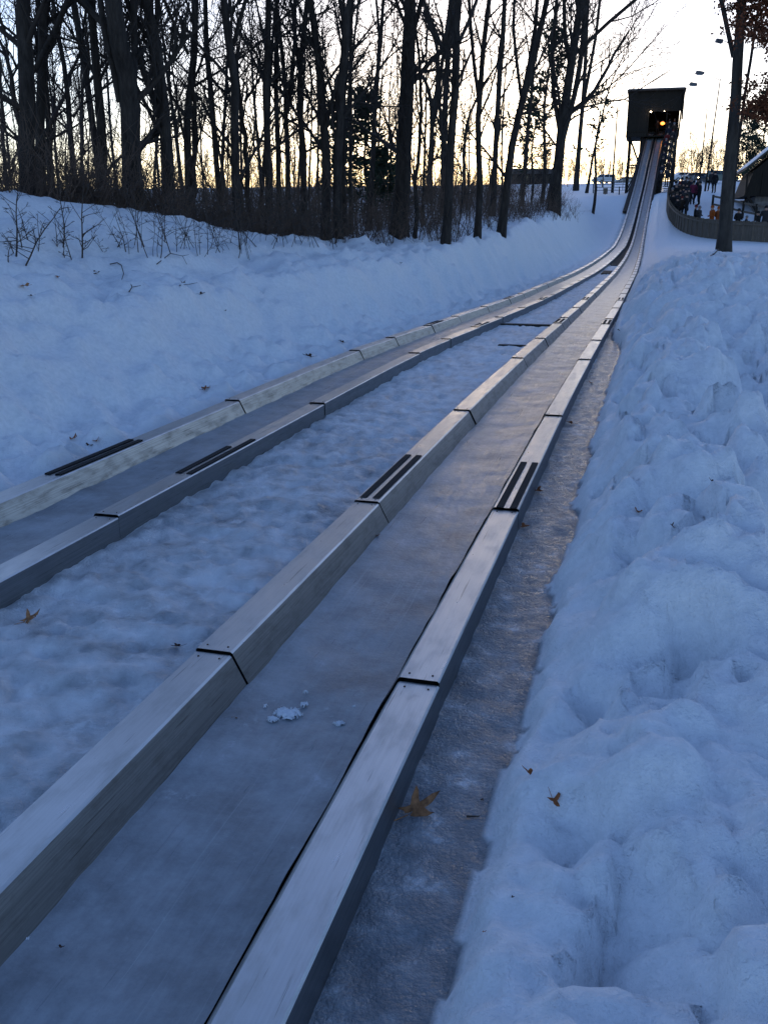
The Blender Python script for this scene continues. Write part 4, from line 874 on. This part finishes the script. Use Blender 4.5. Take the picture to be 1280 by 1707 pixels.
crowd(1229, 59.3, BK, BK, 'dark person at the fence first right of the lone trunk', 'bent', 0.98); crowd(1243, 59.2, NV, WH, 'short person with a pale hat at the fence', 'bent', 0.75); crowd(1262, 58.8, BK, BK, 'person in dark hood at the fence near the right edge', 'stand', 0.9); crowd(1274, 58.7, GR, BK, 'broad person in dark grey at the fence at the right edge', 'stand', 1.08)
for i, (px, Z, h) in enumerate(((1118, 70, GR), (1124, 71, TN), (1130, 70.5, BK), (1116, 73, WH), (1122, 74, WH), (1129, 73.4, BR), (1135, 72.5, BK), (1138, 70, NV), (1133, 68.2, RD), (1126, 67.6, BK), (1141, 68, BR), (1121, 76.5, BK), (1127, 77.5, RD), (1133, 76.2, NV), (1139, 75, BK), (1143, 72, GR), (1130, 79.5, BK), (1137, 79, BR), (1143, 80.5, TN))):
    crowd(px, Z, (BK, NV, GR, BR, BK)[i % 5], h, 'person in a %s jacket and %s hat %s the packed queue' % (('black', 'navy', 'grey', 'brown', 'black')[i % 5], {GR: 'grey', TN: 'tan', BK: 'black', WH: 'white', BR: 'brown', NV: 'navy', RD: 'red'}[h], 'at the fence side of' if Z < 71 else 'in the middle of' if Z < 76 else 'at the back of'), ('stand', 'bent', 'stand', 'walk')[i % 4], rp.uniform(0.85, 1.05))
for i in range(17):
    u = SU0 + 0.6 + (SU1 - SU0 - 1) * i / 16.5; v = stair_v(u) + (0.25 if i % 2 else -0.25); q = P(u, v); red = i == 12
    person((*q, stair_z(u) + 0.02), RZ + math.pi + rp.uniform(-0.4, 0.4), 'climb' if i % 3 == 0 else 'stand', RD if red else (BK, GR, NV, BR)[i % 4], BK, (WH, BK, GR, RD, TN)[i % 5], 'person in a red jacket high on the tower stairs' if red else 'person in dark clothes, %s from the bottom on the tower stairs' % nth(i), GS, rp.uniform(0.9, 1.03))
for i, (x, y) in enumerate(((1.35, 1.0), (1.9, 1.6), (0.1, 2.2))):
    q = P(TU + y, x); person((*q, zb + 0.13), RZ + rp.uniform(-0.5, 0.5), 'bent', (BK, NV, BR)[i], BK, (BK, WH, GR)[i], ['person in black inside the tower beside the stairs', 'person with a white hat inside the tower at the right', 'person standing inside the tower behind the start'][i], 'people inside the tower')

# ------------------------------------------------------------------ curved fence
fe = empty('wooden_fence', (*atd(1160, 391, 61)[:2], 1.0), 'curved weathered board fence holding back the queue', 'fence'); fe.location = (0, 0, 0)
fk = [(1330, 55), (1290, 55.6), (1250, 56.6), (1215, 57.8), (1185, 59), (1160, 60.4), (1138, 62.4), (1122, 65), (1112, 68.5), (1107.5, 73), (1107, 78), (1109, 82)]
fp = smooth_path([(*atd(x, 390, z)[:2], 0) for x, z in fk], 46)
FH = 1.12
for i in range(len(fp) - 1):
    a = fp[i]; b = fp[i + 1]; za = hz(a[0], a[1]); zc = hz(b[0], b[1]); w = MB(); n = 5
    d = (b - a); dn = unit(np.array([d[1], -d[0], 0]))
    for k in range(n):
        p = a + d * (k / n); q = a + d * ((k + 0.93) / n); z0 = za + (zc - za) * k / n; jj = rp.uniform(-0.03, 0.03); of = dn * 0.008 * (k % 2)
        pts = [p + of, q + of, q + of + dn * 0.025, p + of + dn * 0.025]
        w.hexa([(t[0], t[1], z0 - 0.25) for t in pts] + [(t[0], t[1], z0 + FH + jj) for t in pts])
    pn = w.obj('fence_panel', M['fwood'], fe)
    MB().bar((a[0], a[1], za - 0.3), (a[0], a[1], za + FH + 0.02), 0.09).obj('post', M['fwood'], fe)
    o = dn * -0.05
    MB().bar((a[0] + o[0], a[1] + o[1], za + 0.95), (b[0] + o[0], b[1] + o[1], zc + 0.95), 0.05, 0.1).obj('rail', M['fwood'], fe)

# ------------------------------------------------------------------ lodge at the right edge
lq = atd(1256, 350, 70); lz = hz(lq[0], lq[1])
lodge = empty('lodge', (lq[0], lq[1], lz), 'dark timber lodge with snowy gable roof and stone base at the right edge', 'building', None, -0.26)
def lz_(y): return float(atd(1256, y, 70)[2]) - lz
f0, f1, f2 = lz_(327), lz_(283), lz_(283) + 4.6
W = 9.0
MB().box(0, W, 0, 8, -1.5, f0 - 0.02).obj('stone_base', M['stone'], lodge)
wl_ = MB().prism([(-0.85, -0.6, f0), (W + 0.6, -0.6, f0), (W + 0.6, -0.6, f1 - 0.1), (W / 2, -0.6, f2 - 0.35), (-0.35, -0.6, f1 - 0.1)], (0, 8.6, 0)).obj('upper_wall', M['dwood'], lodge)
for i in range(9): MB().box(-0.8 + i * 1.05, -0.8 + i * 1.05 + 0.12, -0.68, -0.602, f0 + 0.02, f1 - 0.2).obj('batten', M['dwood'], wl_)
MB().box(0.9, 2.2, -0.70, -0.603, f0 + 0.7, f0 + 1.7).obj('window', M['glass'], lodge, 0.01)
sl = (f2 - f1) / (W / 2 + 0.9)
for sgn, x0, x1 in ((1, -0.9, W / 2), (-1, W / 2, W + 0.9)):
    za, zb2 = (f1 - 0.02, f2) if sgn > 0 else (f2, f1 - 0.02)
    r_ = MB().hexa([(x0, -1.1, za), (x1, -1.1, zb2), (x1, 8.6, zb2), (x0, 8.6, za), (x0, -1.1, za + 0.16), (x1, -1.1, zb2 + 0.16), (x1, 8.6, zb2 + 0.16), (x0, 8.6, za + 0.16)]).obj('roof', M['roofm'], lodge)
    MB().hexa([(x0 + 0.02, -1.05, za + 0.163), (x1, -1.05, zb2 + 0.163), (x1, 8.5, zb2 + 0.163), (x0 + 0.02, 8.5, za + 0.163), (x0 + 0.05, -1.02, za + 0.26), (x1, -1.02, zb2 + 0.28), (x1, 8.4, zb2 + 0.28), (x0 + 0.05, 8.4, za + 0.26)]).obj('roof_snow', M['snow'], r_)
for x in (-0.6, 2.4, 5.2): MB().bar((x + 0.75, -0.1, f0 - 1.0), (x, -0.55, f0 - 0.02), 0.14).obj('bracket', M['dwood'], lodge)

# rail fence on the slope left of the lodge
rf_ = empty('rail_fence', (*atd(1190, 330, 74)[:2], 2.5), 'low two bar rail fence on the slope beside the lodge', 'fence'); rf_.location = (0, 0, 0)
pp = [atd(x, 330, z) for x, z in ((1188, 72), (1205, 70.5), (1222, 69), (1240, 67.5), (1262, 66), (1285, 64.5))]
for i, q in enumerate(pp):
    z = hz(q[0], q[1]); MB().bar((q[0], q[1], z - 0.3), (q[0], q[1], z + 1.1), 0.13).obj('post', M['dwood'], rf_)
    if i:
        k = pp[i - 1]; zk = hz(k[0], k[1])
        for h in (0.45, 1.0): MB().bar((k[0], k[1], zk + h), (q[0], q[1], z + h), 0.06, 0.13).obj('bar', M['fwood'], rf_)

# ------------------------------------------------------------------ gate, sign board and marker post left of the ramp
gq = atd(1019, 320, 112); gz = hz(gq[0], gq[1])
gate = empty('metal_gate', (gq[0], gq[1], gz), 'dark metal bar gate across the track below the parked car', 'gate', None, RZ); gate.scale = (1.25, 1.25, 1.25)
for x in (-1.65, 0.15, 1.75): MB().box(x - 0.05, x + 0.05, -0.05, 0.05, -0.3, 1.45 if x != 0.15 else 1.6).obj('post', M['steel'], gate)
for x0, x1 in ((-1.58, 0.08), (0.22, 1.68)):
    for z in (0.25, 0.5, 0.75, 1.0, 1.22): MB().bar((x0, 0, z), (x1, 0, z), 0.045).obj('bar', M['steel'], gate)
    MB().bar(((x0 + x1) / 2, -0.04, 0.22), ((x0 + x1) / 2, -0.04, 1.25), 0.04).obj('upright', M['steel'], gate)
sq = atd(1008, 328, 101); sb = empty('sign_board', (sq[0], sq[1], hz(sq[0], sq[1])), 'small brown board on the snow in front of the gate', 'sign', None, RZ)
MB().box(-0.22, 0.22, -0.02, 0.02, 0.05, 0.62).obj('panel', M['fwood'], sb, 0.005); MB().box(-0.04, 0.04, 0.025, 0.08, -0.2, 0.5).obj('post', M['dwood'], sb)
mq = atd(1031, 326, 99); mp_ = empty('marker_post', (mq[0], mq[1], hz(mq[0], mq[1])), 'short dark post between gate and ramp', 'post')
MB().cyl((0, 0, -0.2), (0, 0, 0.72), 0.06, 0.055, 10).obj('shaft', M['dwood'], mp_); MB().cyl((0, 0, 0.722), (0, 0, 0.77), 0.065, 0.03, 10).obj('cap', M['steel'], mp_)

# ------------------------------------------------------------------ parked cars
def car(px, Z, rot, paint, label, lit=False, tall=False):
    q = atd(px, 300, Z); e = empty('parked_car', (q[0], q[1], hz(q[0], q[1])), label, 'car', 'cars parked on the hill', rot)
    L = 4.6; w = 0.9; t = 0.25 if tall else 0.0
    low = [(-2.3, 0.35), (2.3, 0.35), (2.32, 0.75), (2.2, 0.92), (1.1, 1.0 + t * .4), (-2.2, 1.0 + t * .4), (-2.3, 0.8)]
    MB().prism([(x, -w, z) for x, z in low], (0, 2 * w, 0)).obj('body', paint, e, 0.04)
    zt_ = 1.48 + t; a = [(-2.05 if tall else -1.75, 0.985 + t * .4), (1.1, 0.985 + t * .4), (0.45, zt_), (-1.85 if tall else -1.2, zt_)]
    k = len(a); b = MB(); V = [(x, -w * (1 if i < 2 else 0.82), z) for i, (x, z) in enumerate(a)] + [(x, w * (1 if i < 2 else 0.82), z) for i, (x, z) in enumerate(a)]
    b.v = V; b.f = [(0, 1, 2, 3), (7, 6, 5, 4), (1, 5, 6, 2), (0, 3, 7, 4), (3, 2, 6, 7)]; b.m = [0] * 5; b.obj('cabin', paint, e)
    def lerp(p, q, s): return tuple(p[i] + (q[i] - p[i]) * s for i in range(3))
    for sg in (0, 4):
        A, B, Cc, Dd = V[sg], V[sg + 1], V[sg + 2], V[sg + 3]; o = -0.012 if sg == 0 else 0.012
        for s0, s1 in ((0.08, 0.48), (0.52, 0.92)):
            lo0, lo1 = lerp(A, B, s0), lerp(A, B, s1); hi0, hi1 = lerp(Dd, Cc, s0), lerp(Dd, Cc, s1)
            MB().poly([(p[0], p[1] + o, p[2]) for p in (lerp(lo0, hi0, 0.15), lerp(lo1, hi1, 0.15), lerp(lo1, hi1, 0.88), lerp(lo0, hi0, 0.88))]).obj('side_window', M['glass'], e)
    B, Cc, B2, C2 = V[1], V[2], V[5], V[6]
    MB().poly([(p[0] + 0.012, p[1], p[2] + 0.008) for p in (lerp(lerp(B, Cc, .1), lerp(B2, C2, .1), .08), lerp(lerp(B, Cc, .1), lerp(B2, C2, .1), .92), lerp(lerp(B, Cc, .92), lerp(B2, C2, .92), .92), lerp(lerp(B, Cc, .92), lerp(B2, C2, .92), .08))]).obj('windscreen', M['glass'], e)
    for x in (-1.45, 1.4):
        for y in (-1, 1):
            ty = MB().cyl((x, y * 0.72, 0.33), (x, y * 0.93, 0.33), 0.33, None, 16).obj('wheel', M['tyre'], e); MB().cyl((x, y * 0.9, 0.33), (x, y * 0.94, 0.33), 0.2, None, 12).obj('rim', M['rim'], ty)
    for y in (-0.62, 0.62): MB().box(2.2, 2.335, y - 0.18, y + 0.18, 0.66, 0.82).obj('headlight', M['headlight'] if lit else M['lens'], e, 0.02)
    MB().box(2.25, 2.36, -0.85, 0.85, 0.36, 0.5).obj('bumper', M['steel'], e, 0.02)
car(1006, 190, math.pi + 0.5, M['white_paint'], 'white car parked on the hill left of the ramp', tall=True)
car(1043, 200, math.pi + 0.3, M['silver_paint'], 'silver car half hidden behind the ramp trestle')
car(1172, 150, -1.9, M['dark_paint'], 'dark car with a lit headlight above the queue', lit=True)
car(1160, 158, -0.2, M['silver_paint'], 'low silver car left of the lit headlight')
car(1200, 148, 0.25, M['green_paint'], 'grey green estate car beside the lone trunk', tall=True)
car(1140, 165, 0.1, M['white_paint'], 'white car roof showing behind the queue')

# ------------------------------------------------------------------ low cabins beyond the wood
def cabin(px, Z, wd, label):
    q = atd(px, 310, Z); e = empty('cabin', (q[0], q[1], hz(q[0], q[1])), label, 'cabin', None, 0.1)
    MB().box(-wd / 2, wd / 2, 0, 5, -1, 1.9).obj('wall', M['dwood'], e)
    r_ = MB().prism([(-wd / 2 - 0.4, -0.5, 1.9), (-wd / 2 - 0.4, 5.5, 1.9), (-wd / 2 - 0.4, 2.5, 3.0)], (wd + 0.8, 0, 0)).obj('roof', M['roofm'], e)
    for x in (-wd / 4, wd / 4): MB().box(x - 0.4, x + 0.4, -0.04, -0.002, 0.7, 1.5).obj('window', M['glass'], e)
cabin(893, 190, 8.0, 'low dark cabin behind the spreading oak')

# ------------------------------------------------------------------ light poles and flood lights
def pole(pb, Z, pt, lampx, label, rad=0.09):
    q = atd(pb[0], pb[1], Z); b = np.array([q[0], q[1], hz(q[0], q[1])]); t = atd(pt[0], pt[1], Z) - b
    e = empty('light_pole', b, label, 'lamp post', 'tall thin poles behind the queue')
    MB().cyl((0, 0, -0.3), t, rad, rad * 0.5, 8).obj('shaft', M['dwood'], e)
    if lampx:
        l = atd(*lampx, Z) - b; f = (l[2] - 0.05) / t[2]; f = min(f, 0.985); s = t * f
        MB().cyl(s, l + np.array([0.2, 0, 0.05]), 0.03, 0.025, 6).obj('arm', M['steel'], e)
        h = MB().hexa([(l[0] - .38, l[1] - .25, l[2] - .1), (l[0] + .3, l[1] - .25, l[2] - .18), (l[0] + .3, l[1] + .25, l[2] - .18), (l[0] - .38, l[1] + .25, l[2] - .1), (l[0] - .3, l[1] - .2, l[2] + .16), (l[0] + .34, l[1] - .2, l[2] + .05), (l[0] + .34, l[1] + .2, l[2] + .05), (l[0] - .3, l[1] + .2, l[2] + .16)]).obj('lamp_head', M['steel'], e, 0.02)
        MB().box(l[0] - .25, l[0] + .22, l[1] - .18, l[1] + .18, l[2] - .2, l[2] - .145).obj('lens', M['lens'], h)
pole((1172, 340), 88, (1200, 131), (1166, 121), 'tallest thin pole with a flood light left of the lone trunk')
pole((1163, 320), 95, (1178, 183), (1155, 140), 'second thin pole with a small flood light behind the queue')
pole((1020, 312), 115, (1029, 178), None, 'tall bare thin pole between the gate and the ramp', 0.13)
pole((1004, 305), 150, (1008, 250), None, 'short thin pole far behind the parked white car', 0.1)
fq = atd(1213, 71, float(hit(1206, 419)[1])); fl = empty('flood_light', fq, 'grey flood light on a short arm fixed to the lone right trunk', 'flood light')
MB().cyl((0.1, 0, -0.02), (-0.22, -0.03, 0.06), 0.012, None, 6).obj('arm', M['steel'], fl)
MB().hexa([(-.42, -.1, .02), (-.2, -.1, -.03), (-.2, .1, -.03), (-.42, .1, .02), (-.4, -.08, .12), (-.19, -.08, .09), (-.19, .08, .09), (-.4, .08, .12)]).obj('lamp_head', M['steel'], fl, 0.01)

# ------------------------------------------------------------------ dead leaves, sticks and crumbs of ice
def leaf_mesh(seed, lobes=5, curl=0.5):
    r = random.Random(seed); n = lobes * 6; V = [(0, 0, 0)]; rings = 4; ph = r.random() * 6
    out = []
    for i in range(n):
        t = 6.2832 * i / n; k = i % 6; q = (1.0, 0.8, 0.52, 0.34, 0.5, 0.82)[k] * r.uniform(0.85, 1.18) * (1.0 - 0.4 * (abs(t - math.pi) < 0.7)); out.append((q * math.cos(t), 0.8 * q * math.sin(t)))
    for g in range(1, rings + 1):
        f = g / rings
        for x, y in out:
            x, y = x * f, y * f; a = curl * (y * 1.6 + 0.4 * x); rad = 1 / max(curl, 0.05)
            z = 0.75 * curl * y * y + 0.35 * curl * x * abs(x) + 0.09 * math.sin(5 * x + ph) * f + 0.07 * math.sin(7 * y + 2 * ph) * f + r.uniform(-0.03, 0.03)
            V.append((x, y * (1 - 0.28 * curl * abs(y)), z))
    k = len(V); lo = min(v[2] for v in V); V = [(x, y, z - lo) for x, y, z in V]; V += [(x, y, z + 0.02) for x, y, z in V]
    Fc = [(0, 1 + i, 1 + (i + 1) % n) for i in range(n)]
    for g in range(rings - 1):
        for i in range(n): jj = (i + 1) % n; Fc.append((1 + g * n + i, 1 + (g + 1) * n + i, 1 + (g + 1) * n + jj, 1 + g * n + jj))
    Fc += [tuple(k + q for q in f[::-1]) for f in Fc]; b = 1 + (rings - 1) * n
    Fc += [(b + i, k + b + i, k + b + (i + 1) % n, b + (i + 1) % n) for i in range(n)]
    me = bpy.data.meshes.new('blade'); me.from_pydata(V, [], Fc); me.update(); me.polygons.foreach_set('use_smooth', np.ones(len(Fc), bool)); return me
LM = [leaf_mesh(1, 5, 0.9), leaf_mesh(2, 4, 1.0), leaf_mesh(3, 6, 0.35), leaf_mesh(4, 3, 0.8)]
for me in LM: me.materials.append(None)
STALK = MB().cyl((-0.4, 0, 0.06), (-1.5, 0.15, 0.2), 0.03, 0.02, 5).mesh('stalk'); STALK.materials.append(None)
rl = random.Random(4)
def leaf(px, py, size, mt, label, group='dead leaves on the snow', roll=None, kind=None, onbed=None):
    q = hit(px, py)
    if onbed is not None:
        r = ray(px, py); t = (onbed - EYE) / r[2]; q = np.array([r[0] * t, r[1] * t, onbed])
    s = size / 2 * q[1] / F
    e = empty('dead_leaf', (q[0], q[1], q[2] + 0.004), label, 'leaf', group); e.rotation_euler = (roll if roll is not None else rl.uniform(-0.3, 0.5), rl.uniform(-0.3, 0.3), rl.uniform(0, 6.28)); e.scale = (s, s, s)
    for nm, me in (('blade', LM[kind if kind is not None else rl.randrange(4)]), ('stalk', STALK)):
        o = bpy.data.objects.new(nm, me); C.objects.link(o); o.parent = e; o.material_slots[0].link = 'OBJECT'; o.material_slots[0].material = M[mt]
for a in ((692, 1362, 96, 'leaf2', 'large curled tan leaf lying against the right rail', 0.55, 0), (50, 1037, 44, 'leaf2', 'tan leaf between the tracks at the left edge', 0.1, 0), (880, 1294, 32, 'leaf1', 'orange brown leaf on the right bank above the flat leaf', 0.2, 1), (922, 1350, 44, 'leaf1', 'narrow flat brown leaf lying across the right bank', 0.0, 3), (1061, 859, 24, 'leaf1', 'small orange leaf on the crest of the right bank', 0.4, 1), (1118, 888, 22, 'leaf3', 'small dark red leaf upright on the right bank', 1.0, 3),
          (343, 650, 20, 'leaf1', 'star shaped brown leaf beside the left rail', 0.1, 2), (122, 735, 24, 'leaf1', 'brown leaf on the snow left of the left grip strips', 0.2, 0), (163, 736, 22, 'leaf1', 'curled brown leaf just above the left grip strips', 0.5, 1), (150, 745, 16, 'leaf3', 'thin dark leaf just below the curled brown leaf', 0.1, 3), (297, 1088, 26, 'leaf3', 'black leaf against the left rail of the right track', 0.2, 1), (895, 820, 26, 'leaf1', 'brown leaf touching the outer side of the right rail', 0.3, 1), (872, 882, 22, 'leaf1', 'brown leaf in the icy strip below the right grip strips', 0.3, 1),
          (42, 481, 20, 'leaf2', 'tan bark piece on the left bank at the left edge', 0.1, 3), (160, 458, 16, 'leaf3', 'black curled leaf high on the left bank', 0.3, 1), (336, 492, 12, 'leaf3', 'dark leaf low on the left bank crest', 0.3, 1), (306, 473, 14, 'leaf3', 'dark leaf pair on the crest of the left bank', 0.2, 1), (97, 465, 11, 'leaf1', 'small brown leaf under the second sapling', 0.2, 1), (54, 502, 10, 'leaf3', 'small black leaf low at the left of the bank', 0.2, 1), (376, 519, 8, 'leaf3', 'tiny dark leaf on the smooth left bank', 0.2, 1), (570, 572, 14, 'leaf3', 'black leaf beside the left rail farther up', 0.2, 1), (515, 597, 22, 'leaf3', 'dark clump in a footprint beside the left rail', 0.1, 1),
          (1180, 838, 14, 'leaf3', 'small dark leaf on the steep right bank', 0.4, 1), (853, 1505, 9, 'leaf3', 'tiny dark speck leaf low on the right bank', 0.3, 1), (806, 1566, 12, 'leaf1', 'small brown leaf at the lower edge of the right bank', 0.3, 3), (950, 708, 18, 'leaf1', 'small brown leaf in the strip below the far rail joint', 0.2, 1), (1032, 556, 14, 'leaf3', 'dark leaf in the strip beyond the last near joint', 0.2, 1), (985, 640, 14, 'leaf1', 'brown leaf scrap in the icy strip farther up', 0.1, 3), (803, 1343, 10, 'leaf3', 'black crumb in the icy strip near the bank', 0.1, 3), (668, 440, 8, 'leaf3', 'tiny dark leaf on the far left bank', 0.1, 1)):
    leaf(a[0], a[1], a[2], a[3], a[4], 'dead leaves on the snow', a[5], a[6])
leaf(630, 895, 16, 'leaf1', 'brown leaf on the track ice at the foot of the left rail', 'dead leaves on the snow', 0.2, 1, 0.085)
leaf(392, 1199, 14, 'leaf2', 'faint tan leaf frozen into the right track', 'dead leaves on the snow', 0.0, 3, 0.078)
leaf(103, 1582, 16, 'leaf3', 'thin dark needle leaf on the right track at the bottom', 'dead leaves on the snow', 0.0, 3, 0.082)

def stick(path, rad, label, dz=0.012):
    pts = [hit(*p) + np.array([0, 0, dz]) for p in path]; o = pts[0].copy(); tb = Tubes(); tb.add([p - o for p in pts], np.linspace(rad, rad * 0.5, len(pts)), 6)
    e = empty('fallen_twig', o, label, 'twig', 'fallen twigs on the snow'); mesh_obj('stem', tb.mesh('stem'), M['sap'], e)
    k = len(pts) // 2; t2 = Tubes(); d = unit(pts[-1] - pts[0]); t2.add([pts[k] - o, pts[k] - o + (np.array([d[1] * 0.5 + 0.3, 0.2, 0.15]) * min(0.12, 0.25 * float(np.linalg.norm(pts[-1] - pts[0]))))], [rad * 0.6, rad * 0.3], 4); mesh_obj('side_shoot', t2.mesh('side_shoot'), M['sap'], e)
stick([(184, 443), (196, 440), (203, 447), (207, 460), (204, 470)], 0.008, 'curved dark twig lying on the left bank')
stick([(216, 490), (221, 483), (219, 478)], 0.007, 'small forked twig low on the left bank')
stick([(300, 478), (316, 477)], 0.006, 'straight short twig on the crest of the left bank')
stick([(777, 1371), (798, 1372)], 0.003, 'thin reddish twig in the icy strip beside the large leaf', 0.004)
stick([(1196, 421), (1189, 425), (1183, 428)], 0.015, 'dark root stick poking out at the foot of the lone trunk')
stick([(262, 445), (285, 428), (305, 432), (312, 445)], 0.006, 'low arched twig half buried on the left bank', 0.03)

def snow_patch(px, py, wpx, hpx, seed, label, z=0.079):
    r = ray(px, py); t = (z - EYE) / r[2]; q = (r[0] * t, r[1] * t, z); k = r[1] * t / F
    a = wpx * k / 2; b = hpx * k / 2 * 2.0; n = max(10, min(60, int(wpx * 1.3))); g = np.linspace(-1.25, 1.25, n); X, Y = np.meshgrid(g, g, indexing='ij')
    f = 1 - (X ** 2 + Y ** 2) + 0.9 * fbm(X * 2.2 + seed, Y * 2.2, seed, 4, 0.65); hgt = np.clip(f, -0.2, 0.6) * 0.014 + 0.003 * fbm(X * 9, Y * 9, seed + 2, 2)
    V = np.stack([X * a, Y * b, hgt], -1).reshape(-1, 3); idx = np.arange(n * n).reshape(n, n)
    Q = np.stack([idx[:-1, :-1], idx[1:, :-1], idx[1:, 1:], idx[:-1, 1:]], -1).reshape(-1, 4); Q = Q[(f.ravel()[Q] > -0.12).all(axis=1)]
    o = mesh_obj('snow_patch', quad_mesh('snow_patch', V, Q), M['snow']); o.location = q; o.rotation_euler = (0, 0, -0.3); tag(o, label, 'snow patch', 'white snow patches on the right track')
for i, a in enumerate(((480, 1190, 50, 20, 'largest white snow smear on the right track ice'), (455, 1200, 22, 10, 'snow smear left beside the largest smear on the right track'), (507, 1176, 16, 9, 'snow smear right beside the largest smear on the right track'), (510, 1155, 9, 5, 'small white fleck above the snow smear'), (443, 1178, 8, 6, 'small white fleck left of the snow smear'), (566, 1208, 22, 9, 'white snow patch near the right rail'), (590, 1180, 10, 5, 'small white fleck against the right rail'), (48, 1568, 10, 7, 'white fleck at the bottom left of the right track'), (410, 990, 5, 4, 'tiny white fleck on the right track below the grip strips'))):
    snow_patch(a[0], a[1], a[2], a[3], 900 + i, a[4])
